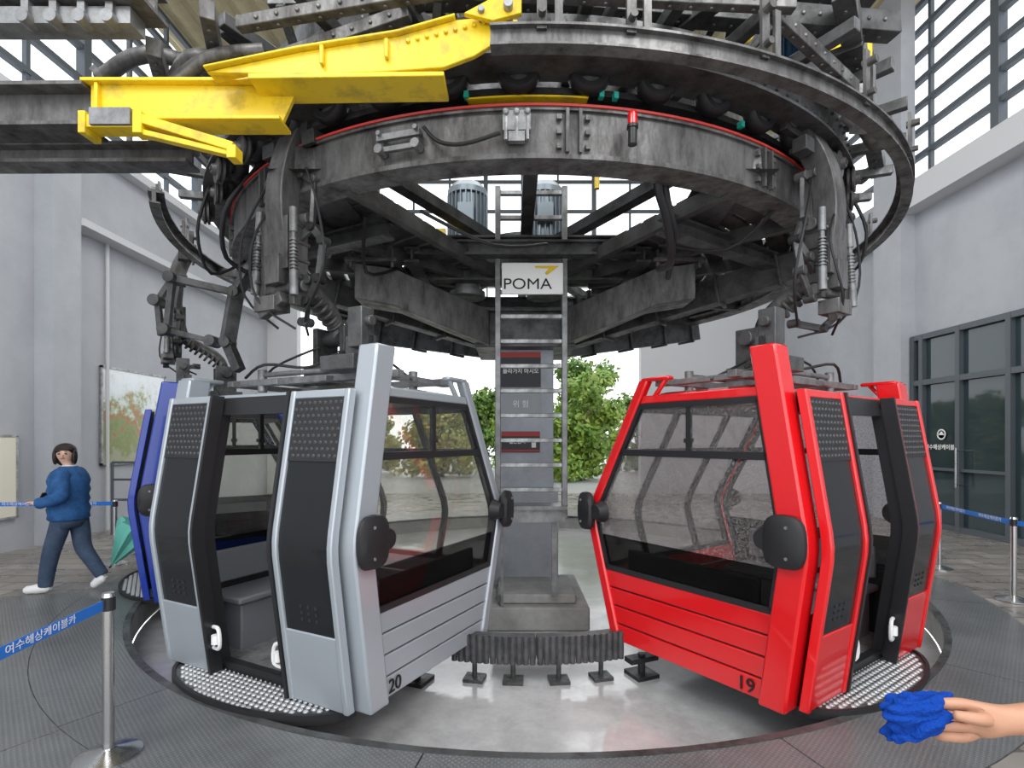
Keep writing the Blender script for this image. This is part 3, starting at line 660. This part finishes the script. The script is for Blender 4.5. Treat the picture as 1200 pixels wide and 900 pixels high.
g=G(STEELL);g.box((-.08,0,.04),(.2,.18,.16));g.cyl((-.0,0,.02),(.28,0,-.14),.07,n=16);g.cyl((.28,0,-.14),(.36,0,-.2),.1,n=16);g.box((.36,0,-.16),(.12,.1,.3));g.obj('gearbox',e)
e=thing('warning_beacon',rp(3.19,280.6,3.45),'small red warning beacon on a black holder','warning light')
g=G(BLK);g.cyl((0,-.03,0),(0,-.03,.1),.028);g.cyl((0,-.03,.1),(0,-.03,.12),.035);g.obj('holder',e)
g=G(REDP);g.lathe([(0,.12),(.03,.12),(.03,.18),(.024,.20),(0,.205)],(0,-.03,0));g.obj('lens',e)
# ---------------------------------------------------------------- yellow gantry
e=thing('yellow_transfer_beam',(-1.6,2.95,3.4),'yellow painted steel beam assembly bridging onto the ring','beam')
g=G(YEL);g.prism([(-2.35,2.95,3.43),(-1.28,2.95,3.42),(-1.19,2.95,3.62),(-2.35,2.95,3.63)],(0,.03,0));g.box((-1.78,2.99,3.635),(1.2,.16,.02));g.box((-1.82,2.99,3.425),(1.08,.16,.02))
g.box((-2.3,2.97,3.53),(.02,.1,.19))
g.obj('main_beam',e,world=True,bevel=.004)
g=G(YEL);g.prism([(-1.62,2.8,3.595),(-1.126,2.8,3.70),(-.6,2.8,3.785),(-.3,2.8,3.87),(-.0,2.8,3.90),(.0,2.8,3.80),(-.20,2.8,3.68),(-.36,2.8,3.62),(-.69,2.8,3.595),(-1.126,2.8,3.58)],(0,.03,0))
g.prism([(-1.62,2.77,3.60),(-1.126,2.77,3.70),(-.6,2.77,3.785),(-.3,2.77,3.87),(-.3,2.77,3.885),(-.6,2.77,3.80),(-1.126,2.77,3.715),(-1.62,2.77,3.612)],(0,.13,0))
g.prism([(-1.40,2.80,3.56),(-.36,2.80,3.575),(-.36,2.80,3.60),(-1.40,2.80,3.59)],(0,.22,0))
for x in(-1.0,-.66):g.box((x,2.785,3.65+.10*(x+1.2)),(.02,.03,.10))
for i in range(9):g.cyl((-.55+i*.05,2.785,3.755+i*.012),(-.55+i*.05,2.80,3.755+i*.012),.013,n=6)
g.obj('upper_arm',e,world=True,bevel=.005)
g=G(YEL);g.prism([(-.25,2.74,3.86),(-.1,2.74,3.94),(.05,2.74,3.93),(.05,2.74,3.86),(-.1,2.74,3.82)],(0,.03,0));g.prism([(-.25,2.86,3.86),(-.1,2.86,3.93),(.03,2.86,3.92),(.03,2.86,3.86),(-.1,2.86,3.82)],(0,.03,0))
g.use(STEELL);g.cyl((-.02,2.70,3.885),(-.02,2.93,3.885),.025,n=10);g.cyl((-.16,2.72,3.87),(-.16,2.93,3.87),.018,n=10);g.obj('end_fork',e,world=True,bevel=.004)
g=G(YEL);g.bar((-2.33,2.92,3.38),(-2.05,2.92,3.38),.1,.07);g.bar((-2.04,2.9,3.40),(-1.52,2.9,3.24),.07,.05);g.bar((-2.04,2.9,3.33),(-1.54,2.9,3.21),.05,.03);g.box((-2.33,2.92,3.37),(.04,.12,.12));g.box((-2.03,2.9,3.37),(.05,.08,.12));g.box((-1.52,2.9,3.21),(.05,.08,.07));g.obj('lower_bracket',e,world=True,bevel=.004)
g=G(STEELM);g.box((-2.17,2.9,3.395),(.22,.1,.09));g.obj('clamp_plate',e,world=True)
e=thing('steel_approach_beam',(-3.6,3.1,3.3),'heavy grey steel approach beams with bolted flanges','beam')
for p,q,w,h in(((-5.8,3.05,3.50),(-2.36,3.0,3.50),.2,.24),((-5.8,3.2,3.34),(-1.9,3.15,3.33),.14,.12),((-5.6,3.0,4.16),(-1.95,2.9,4.06),.2,.16)):
    g=G(STEEL);g.ibeam(p,q,w,h);g.obj('beam',e,world=True)
g=G(STEELM);g.box((-2.5,2.9,3.93),(.9,.12,.09))
for x in(-2.6,-2.45,-2.3,-2.15):
    g.box((x,2.84,4.0),(.04,.04,.18));g.cyl((x,2.80,3.9),(x,2.88,3.9),.035,n=12);g.ball((x,2.8,4.05),.025,8,5)
g.obj('shackle_plate',e,world=True)
e=thing('overhead_gantry',(-.5,4.0,4.2),'bolted grey overhead gantry of box girders','gantry')
for p,q,w,h in(((-2.4,4.3,4.32),(-.2,2.9,4.28),.1,.16),((-3.0,5.2,4.5),(-.9,3.3,4.5),.14,.2),((-.5,3.1,4.28),(2.6,3.6,4.45),.12,.14),((-1.7,2.95,4.05),(-2.4,4.5,4.3),.08,.1),((2.0,3.2,4.4),(3.6,5.2,4.3),.12,.16),((-1.6,3.5,4.55),(2.4,3.5,4.6),.1,.12),((-2.1,3.1,3.95),(-2.7,4.2,4.2),.08,.1),((-1,3.0,4.3),(.8,5,4.5),.1,.12),((-1.55,3.0,4.0),(-.3,2.75,4.0),.06,.07),((-.2,2.9,4.12),(1.6,3.0,4.12),.06,.09),((-1.9,3.4,3.95),(-.6,3.1,4.15),.06,.08),((1.4,3.0,4.15),(2.4,3.7,4.1),.06,.09),((-1.3,4.2,4.4),(1.9,4.2,4.4),.12,.16)):
    g=G(STEELB if p[2]>4.2 else STEEL);g.bar(p,q,w,h);P0=Vector(p);P1=Vector(q);n=int((P1-P0).length/.12)
    g.use(STEEL)
    for i in range(1,n):
        c=P0.lerp(P1,i/n);g.cyl((c.x,c.y-w/2-.012,c.z),(c.x,c.y-w/2+.01,c.z),.014,n=6);g.cyl((c.x,c.y,c.z-h/2-.012),(c.x,c.y,c.z-h/2),.014,n=6)
    g.obj('girder',e,world=True,bevel=.005)
for i in range(9):
    x=-1.2+i*.38;g=G(STEELB);g.bar((x,3.45,4.6),(x+.19,4.2,4.4),.05,.05);g.bar((x+.19,4.2,4.4),(x+.38,3.45,4.6),.05,.05);g.obj('lattice_bar',e,world=True)
for pts,r in (([(-2.2,3.4,3.85),(-2.0,3.3,4.02),(-1.75,3.3,3.98),(-1.6,3.4,4.1)],.055),([(-2.8,3.6,4.1),(-2.4,3.5,4.2),(-1.9,3.6,4.1)],.05),([(-2.1,3.2,3.75),(-1.8,3.15,3.92),(-1.5,3.2,4.0)],.04),([(2.35,3.85,4.3),(2.62,4.0,4.1),(2.9,4.2,3.98)],.06)):
    g=G(STEEL);g.tube(pts,r,n=12);g.cyl(pts[0],Vector(pts[0])+Vector((.03,0,.03)),r*1.5,n=14);g.obj('pipe',e,world=True)
e=thing('lever_linkage',(-2.75,4.65,2.5),'dark jointed lever linkage hanging from the ring','linkage')
g=G(STEELB)
for p,q,w in(((-2.35,4.95,3.4),(-2.45,4.7,2.95),.09),((-2.45,4.7,2.95),(-2.5,4.65,2.5),.11),((-2.45,4.7,2.95),(-2.95,4.6,3.05),.06),((-2.95,4.6,3.05),(-3.0,4.6,2.6),.05),((-3.0,4.6,2.6),(-2.6,4.6,2.5),.045),((-2.95,4.6,3.05),(-3.08,4.6,2.85),.045),((-3.08,4.6,2.85),(-3.05,4.6,2.55),.045),((-2.5,4.65,2.5),(-2.38,4.62,2.25),.08)):g.bar(p,q,w,w)
for p in((-2.45,4.7,2.95),(-2.95,4.6,3.05),(-3.0,4.6,2.6),(-3.08,4.6,2.85),(-2.5,4.65,2.5),(-2.6,4.6,2.5)):g.cyl((p[0],p[1]-.07,p[2]),(p[0],p[1]+.07,p[2]),.05,n=14)
g.obj('levers',e,world=True,bevel=.004)
# ---------------------------------------------------------------- rubber guides
for a0,a1 in((254,270.9),(271.1,289)):
    e=thing('rubber_guide',rp(2.25,(a0+a1)/2,ZP),'dark ribbed rubber guide on short steel stands in the pit','guide')
    g=G(RUBG);g.arc(O,2.17,2.29,-.06,.1,a0,a1,16)
    n=int((a1-a0)/1.25)
    for i in range(n):
        a=a0+(i+.5)*(a1-a0)/n;g.cyl(rp(2.285,a,-.10),rp(2.285,a,.115),.024,n=12)
    g.obj('ribbed_block',e,world=True)
    for am in(a0+4.5,a1-4.5):
        g=G(STEELB);g.cyl(rp(2.24,am,ZP),rp(2.24,am,-.06),.02,n=10);rbox(g,2.24,am,ZP+.015,(.14,.16,.025));rbox(g,2.24,am,-.08,(.1,.2,.03))
        g.obj('stand',e,world=True)
for a,r in((293,2.3),(248,2.4)):
    g=G(DARK);g.cyl(rp(r,a,ZP),rp(r,a,-.08),.03,n=10);rbox(g,r,a,ZP+.015,(.2,.2,.03));rbox(g,r,a,-.12,(.1,.26,.04));g.obj('floor_stand',label='short dark steel stand bolted to the pit floor',category='stand',group='stands in the pit')
# ---------------------------------------------------------------- barriers
def post(x,y):
    e=thing('barrier_post',(x,y,.006 if math.hypot(x-PC[0],y-PC[1])<RO+.95 and y<5.5 else 0),'chrome belt barrier post on a round base','barrier post',group='belt barrier posts')
    g=G(CHROME);g.lathe([(0,0),(.15,0),(.15,.012),(.1,.03),(.04,.045),(.032,.05),(0,.05)],n=32);g.obj('base',e)
    g=G(CHROME);g.cyl((0,0,.04),(0,0,.80),.027,n=20);g.obj('pole',e)
    g=G(BLK);g.cyl((0,0,.76),(0,0,.83),.032,n=20);g.use(CHROME);g.cyl((0,0,.83),(0,0,.85),.032,.026,n=20);g.obj('belt_head',e)
post(-2.09,2.74);post(-1.93,1.1);post(5.12,5.4);post(5.45,6.75);post(-6.9,6.9);post(-5.25,7.0);post(-5.6,8.0)
def belt(a,b,z,txt=None,n=1):
    a=Vector((*a,z));b=Vector((*b,z));e=thing('barrier_belt',(a+b)/2,'blue webbing barrier belt with white lettering','barrier belt',group='barrier belts')
    g=G(BELT);g.bar(a,b,.004,.052);g.obj('webbing',e,world=True)
    if txt:
        d=(b-a).normalized();R=Matrix((d,Vector((0,0,1)),d.cross(Vector((0,0,1))))).transposed()
        for i in range(n):
            p=a.lerp(b,(i+.5)/n)-(a+b)/2+d.cross(Vector((0,0,1)))*.004
            text(txt,WHT,'lettering',e,p,R,.045,.0005,1.2)
belt((-1.93,1.14),(-2.09,2.70),.80,'여수해상케이블카',2)
belt((-6.86,6.9),(-5.29,7.0),.80,'여수해상케이블카',2)
belt((5.45,6.72),(5.12,5.44),.80,'여수해상케이블카',2)
belt((5.12,5.36),(5.3,3.6),.80,'여수해상케이블카',2)
e=thing('hand_railing',(-6.2,9.2,0),'dark steel guard railing near the wall','railing')
g=G(WFR)
for x in(-.75,-.35,.1,.6):g.cyl((x,0,0),(x,0,1.25),.025,n=10)
for z in(.25,.6,.95,1.25):g.cyl((-.75,0,z),(.6,0,z),.02,n=10)
g.obj('bars',e)
def photomat():
    m=D.materials.new('garden_photo_print');m.use_nodes=True;nt=m.node_tree;N=nt.nodes;L=nt.links;p=N['Principled BSDF'];p.inputs['Roughness'].default_value=.15
    tc=N.new('ShaderNodeTexCoord');n=N.new('ShaderNodeTexNoise');n.inputs['Scale'].default_value=3.2;n.inputs['Detail'].default_value=9;n.inputs['Roughness'].default_value=.7
    L.new(tc.outputs['Object'],n.inputs['Vector']);sep=N.new('ShaderNodeSeparateXYZ');L.new(tc.outputs['Object'],sep.inputs[0])
    ad=N.new('ShaderNodeMath');ad.operation='MULTIPLY_ADD';ad.inputs[1].default_value=.38;L.new(sep.outputs['Z'],ad.inputs[0]);L.new(n.outputs['Fac'],ad.inputs[2])
    cr=N.new('ShaderNodeValToRGB');L.new(ad.outputs[0],cr.inputs[0]);c=cr.color_ramp
    c.elements[0].position=.15;c.elements[0].color=(.4,.4,.3,1);c.elements[1].position=.75;c.elements[1].color=(.8,.85,.9,1)
    for q,col in((.3,(.25,.3,.12,1)),(.42,(.3,.35,.2,1)),(.5,(.5,.2,.1,1)),(.56,(.35,.42,.25,1)),(.64,(.7,.75,.75,1))):
        k=c.elements.new(q);k.color=col
    L.new(cr.outputs[0],p.inputs['Base Color']);return m
e=thing('wall_poster',(XL+.03,10.35,1.2),'framed glossy garden photo print on the grey wall','poster')
g=G(photomat());g.box((0,0,.88),(.02,1.7,1.72));g.obj('print',e)
g=G(STEELL)
for y in(-.86,.86):g.box((.005,y,.88),(.04,.04,1.8))
for z in(0,1.76):g.box((.005,0,z),(.04,1.76,.04))
g.obj('frame',e)
e=thing('notice_board',(XL+.03,7.55,.5),'cream coloured notice board on the grey wall','notice board')
g=G(mat('cream_board',(.75,.72,.6),0,.5));g.box((0,0,.6),(.03,.6,1.2));g.obj('panel',e)
g=G(STEELL);g.box((.0,0,0),(.05,.64,.03));g.box((0,0,1.2),(.05,.64,.03));g.box((0,.31,.6),(.05,.03,1.2));g.box((0,-.31,.6),(.05,.03,1.2));g.obj('frame',e)
# ---------------------------------------------------------------- people
def taper(a,b): return lambda t:a+(b-a)*t
def woman():
    e=thing('person',(-4.8,5.75,.0),'woman in blue puffy jacket and dark jeans walking with phone','person')
    B={'pel':(0,0,.86,(.11,.10)),'sp':(0,0,1.05,(.10,.09)),'ch':(-.01,0,1.22,(.11,.09)),'nk':(-.02,0,1.36,.045),'nk2':(-.03,-.01,1.40,.045),'hb':(-.035,-.025,1.435,(.055,.06)),'hd':(-.04,-.025,1.485,(.078,.085)),'h3':(-.04,-.022,1.53,(.074,.082)),'ht':(-.035,-.015,1.57,.05),
     'h1':(-.02,-.08,.82,.075),'k1':(-.13,-.08,.46,.05),'a1':(-.2,-.07,.10,.035),'t1':(-.31,-.10,.04,.03),
     'h2':(.02,.08,.82,.075),'k2':(.06,.09,.46,.05),'a2':(.27,.10,.17,.035),'t2':(.21,.09,.06,.03),
     's1':(.03,-.15,1.28,.045),'e1':(.09,-.22,1.06,.038),'w1':(-.10,-.27,.98,.022),'m1':(-.15,-.27,.985,.024),
     's2':(-.05,.15,1.28,.045),'e2':(-.08,.22,1.06,.038),'w2':(-.20,.08,.98,.022),'m2':(-.25,.02,1.0,.024)}
    E=[('pel','sp','ch','nk','nk2','hb','hd','h3','ht'),('pel','h1','k1','a1','t1'),('pel','h2','k2','a2','t2'),('ch','s1','e1','w1','m1'),('ch','s2','e2','w2','m2')]
    for t,(x,y0,z0) in (('1',(-.165,-.27,.99)),('2',(-.26,.02,1.0))):
        for i in range(4):
            k='f%s%d'%(t,i)
            B[k+'a']=(x-.025,y0-.024+i*.016,z0+.01,.009);B[k+'b']=(x-.055,y0-.02+i*.015,z0-.01,.008);E.append(('m'+t,k+'a',k+'b'))
    skinmesh('body',B,E,SKINF,e,'pel')
    g=G(DENIM)
    prof=[(.78,.160,.180),(.80,.178,.200),(.84,.170,.192),(.90,.184,.204),(.96,.160,.186),(1.0,.178,.200),(1.05,.160,.188),(1.10,.180,.206),(1.15,.162,.196),(1.20,.175,.210),(1.26,.152,.200),(1.30,.130,.180),(1.335,.09,.12),(1.36,.07,.08)]
    g.ell([(-.015,0,z,rx,ry) for z,rx,ry in prof])
    for P_ in([(.02,-.15,1.27),(.06,-.20,1.17),(.09,-.235,1.06),(-.0,-.26,1.01),(-.11,-.27,.983)],[(-.04,.15,1.27),(-.07,.20,1.17),(-.085,.225,1.06),(-.13,.17,1.01),(-.20,.085,.985)]):
        g.tube(P_,lambda t:(.085-.030*t)*(1+.07*math.sin(t*28)),n=14,sm=6);g.ball(P_[0],(.088,.07,.078))
    g.obj('jacket',e,ang=80)
    g=G(JEAN);g.ell([(0,0,.70,.10,.15),(0,0,.76,.13,.165),(0,0,.86,.135,.16)])
    g.tube([(-.01,-.08,.84),(-.07,-.08,.64),(-.13,-.08,.46),(-.18,-.075,.26),(-.21,-.07,.075)],taper(.098,.064),n=16);g.tube([(.01,.08,.84),(.04,.09,.64),(.07,.09,.46),(.17,.095,.30),(.27,.10,.15)],taper(.098,.062),n=16)
    g.obj('jeans',e,ang=80)
    for a,b in(((-.19,-.07,.06),(-.37,-.11,.042)),((.28,.10,.13),(.19,.085,.045))):
        g=G(WHT);a=Vector(a);b=Vector(b);g.tube([a+(a-b)*.18,a,(a+b)/2,b,b+(b-a)*.12],lambda t:(.034,.052,.052,.044,.03)[min(4,int(t*4.99))],n=14,sm=2);g.obj('shoe',e,ang=80)
    f=Vector((.42,-.90,0)).normalized();sd=Vector((.90,.42,0));c=Vector((-.04,-.025,1.485))
    Rh=Matrix((sd,-f,Vector((0,0,1)))).transposed()
    g=G(HAIR);g.ball(c-f*.026+Vector((0,0,.045)),(.100,.090,.080),20,12,R=Rh);g.ball(c-f*.050+Vector((0,0,-.025)),(.102,.062,.110),20,12,R=Rh)
    for k in(-1,1):g.ball(c+sd*k*.084-f*.010+Vector((0,0,-.02)),(.026,.045,.090),R=Rh)
    g.ball(c+f*.050+sd*.02+Vector((.0,0,.058)),(.062,.030,.018),R=Rh);g.obj('hair',e,ang=80)
    g=G(WHT);g.ball((-.02,.0,1.345),(.080,.085,.030));g.obj('hood',e,label='white hood collar',ang=80)
    for k in(-1,1):
        g=G(INK);g.ball(c+f*.078+sd*k*.030+Vector((0,0,.010)),(.013,.008,.007),8,6,R=Rh);g.ball(c+f*.078+sd*k*.030+Vector((0,0,.030)),(.016,.006,.003),8,6,R=Rh);g.obj('eye',e)
    g=G(SKINF);g.ball(c+f*.084+Vector((0,0,-.012)),(.010,.013,.017),10,7,R=Rh);g.obj('nose',e,ang=80)
    g=G(mat('lips',(.5,.12,.1),0,.5));g.ball(c+f*.074+Vector((0,0,-.040)),(.022,.009,.006),10,7,R=Rh);g.obj('mouth',e)
    p=thing('phone',(-4.8-.27,5.75-.04,.97),'dark smartphone held in the hand of the woman','phone')
    g=G(INK);g.box((0,0,.04),(.012,.075,.15),Matrix.Rotation(.5,3,'Y'));g.obj('phone_body',p,bevel=.004)
woman()
def man(loc,label,top,arm=None):
    e=thing('person',loc,label,'person')
    B={'pel':(0,0,.9,(.12,.10)),'sp':(0,0,1.1,(.11,.09)),'ch':(0,0,1.28,(.12,.09)),'nk':(0,0,1.45,.05),'hb':(0,-.01,1.51,.065),'hd':(0,-.015,1.57,.08),'ht':(0,0,1.63,.06),
       'h1':(-.09,0,.86,.08),'k1':(-.1,0,.48,.055),'a1':(-.1,0,.08,.04),'toe1':(-.1,-.14,.035,.03),'h2':(.09,0,.86,.08),'k2':(.1,0,.48,.055),'a2':(.1,0,.08,.04),'toe2':(.1,-.14,.035,.03),
       's1':(-.17,0,1.36,.045),'s2':(.17,0,1.36,.045),'e2':(.22,0,1.1,.04),'w2':(.22,-.03,.85,.028),'m2':(.22,-.05,.77,.03)}
    E=[('pel','sp','ch','nk','hb','hd','ht'),('pel','h1','k1','a1','toe1'),('pel','h2','k2','a2','toe2'),('ch','s2','e2','w2','m2')]
    if arm is None:
        B.update({'e1':(-.22,-.02,1.1,.04),'w1':(-.2,-.15,.9,.028),'m1':(-.18,-.2,.85,.03)});E.append(('ch','s1','e1','w1','m1'));A1=[(-.16,0,1.35),(-.22,-.02,1.1),(-.2,-.14,.91)]
    else:
        B.update(arm[0]);E.append(('ch','s1')+arm[1][0]);E+=arm[1][1:];el=Vector(B['el'][:3]);s1=Vector((-.16,0,1.35));A1=[s1,s1.lerp(el,.4),s1.lerp(el,.8)]
    skinmesh('body',B,E,SKIN,e,'pel')
    g=G(top);g.ell([(0,0,z,rx,ry) for z,rx,ry in((.82,.17,.13),(.95,.165,.13),(1.1,.165,.125),(1.25,.185,.13),(1.34,.19,.12),(1.40,.14,.095),(1.45,.07,.065))])
    for P_ in(A1,[(.16,0,1.35),(.22,0,1.1),(.22,-.03,.88)]):g.tube(P_,taper(.078,.056),n=14);g.ball(P_[0],(.08,.075,.07))
    g.obj('jacket',e,ang=80)
    g=G(JEAN);g.ell([(0,0,z,rx,ry) for z,rx,ry in((.76,.15,.10),(.84,.17,.125),(.92,.165,.125))])
    for s_ in(-1,1):g.tube([(s_*.085,0,.86),(s_*.1,0,.48),(s_*.1,0,.07)],taper(.098,.062),n=16)
    g.obj('trousers',e,ang=80)
    g=G(HAIR);g.ball((0,.035,1.62),(.092,.09,.085));g.obj('hair',e)
    for x in(-.1,.1):
        g=G(BLK);g.ball((x,-.06,.045),(.055,.14,.045));g.obj('shoe',e)
man((-4.98,7.7,0),'person in dark clothes standing behind the blue cabin',JEAN)
e=thing('umbrella',(-4.66,6.3,.02),'half closed teal umbrella hanging point down','umbrella')
tip=Vector((-.11,0,.13));top=Vector((.30,.0,.74))
g=G(UMB);d=(top-tip).normalized();a=d.orthogonal().normalized();b=d.cross(a);secs=[]
for t,r in((0,.01),(.15,.06),(.4,.13),(.7,.22),(.8,.20)):
    secs.append([tip+(top-tip)*t+(a*math.cos(k*math.pi/8)+b*math.sin(k*math.pi/8))*r*(1 if k%2 else .7) for k in range(16)])
g.loft(secs);g.obj('canopy',e)
g=G(BLK);g.cyl(tip-d*.04,top,.01,n=8);g.cyl(top-d*.12,top,.018,n=10);g.obj('shaft',e)
# person reaching in with a cloth
B={}
def A(k,x,y,z,r):B[k]=(x-.4,y+.5,z,r)
A('el',-.08,.02,1.18,.050);A('fa',-.24,.08,1.158,.046);A('fb',-.35,.12,1.138,.035);A('wr',-.43,.14,1.125,.026);A('pa',-.463,.152,1.120,(.026,.030))
E=[('el','fa','fb','wr','pa')]
for i in range(4):
    z=1.150-i*.0205;L_=(.034,.040,.037,.029)[i];k='f%d'%i
    A(k+'m',-.490,.153,z-.002,.0125)
    A(k+'0',-.512,.150,z,.0118);A(k+'1',-.512-L_*.8,.156,z-.002,.0108);A(k+'2',-.512-L_*.9,.184,z-.003,.0098);A(k+'3',-.512-L_*.4,.198,z-.004,.0088)
    E.append(('pa',k+'m',k+'0',k+'1',k+'2',k+'3'))
A('th0',-.470,.128,1.132,.0135);A('th1',-.492,.116,1.138,.0125);A('th2',-.518,.116,1.142,.011);A('th3',-.538,.126,1.142,.0092);E.append(('pa','th0','th1','th2','th3'))
man((1.75,.35,0),'person reaching out a bare forearm holding a blue cloth',mat('grey_shirt',(.2,.2,.22),0,.9),(B,E))
c=thing('cleaning_cloth',(.785,1.02,1.06),'crumpled blue microfibre cloth held in the hand','cloth')
bm=bmesh.new();bmesh.ops.create_icosphere(bm,subdivisions=6,radius=1)
for v in bm.verts:
    n_=v.co.normalized();q=.8+.4*noise.noise(n_*1.3+Vector((3,1,2)))+.40*abs(noise.noise(Vector((n_.x*1.0,n_.y*2.5,n_.z*3.4))))
    v.co=Vector((n_.x*.064*q,n_.y*.036*q,n_.z*.046*q+.014*n_.x))+(Vector((-.02*min(1,-n_.z*2),0,-.016*min(1,-n_.z*2))) if n_.z<0 and n_.x<0 else Vector((0,0,0)))
for _ in range(3):bmesh.ops.smooth_vert(bm,verts=bm.verts,factor=.5,use_axis_x=True,use_axis_y=True,use_axis_z=True)
me=D.meshes.new('folds');bm.to_mesh(me);bm.free();me.materials.append(CLOTH);me.shade_smooth();o=D.objects.new('folds',me);COL.objects.link(o);o.parent=c;o.location=(.0,0,.065)
# ---------------------------------------------------------------- light & camera
w=D.worlds.new('w');SC.world=w;w.use_nodes=True;bg=w.node_tree.nodes['Background'];bg.inputs[0].default_value=(.95,.975,1,1);bg.inputs[1].default_value=2.2
def area(loc,rot,size,p,col=(1,1,1)):
    l=D.lights.new('fill_area','AREA');l.energy=p;l.size=size;l.color=col;o=D.objects.new('added_fill_light',l);o.location=loc;o.rotation_euler=rot;COL.objects.link(o)  # unseen fill light added to brighten the hall, not a fixture of the station
area((-3.5,-1.5,8.5),(rad(25),0,0),4,350);area((3.5,-1.5,8.5),(rad(25),0,0),4,350);area((0,8,10.2),(0,0,0),6,450)
cam=D.cameras.new('camera');cam.sensor_width=36;cam.lens=18.6;cam.shift_y=.054;co=D.objects.new('camera',cam);co.location=(0,0,1.65);co.rotation_euler=(rad(90),0,0);COL.objects.link(co);SC.camera=co
SC.view_settings.view_transform='Standard'
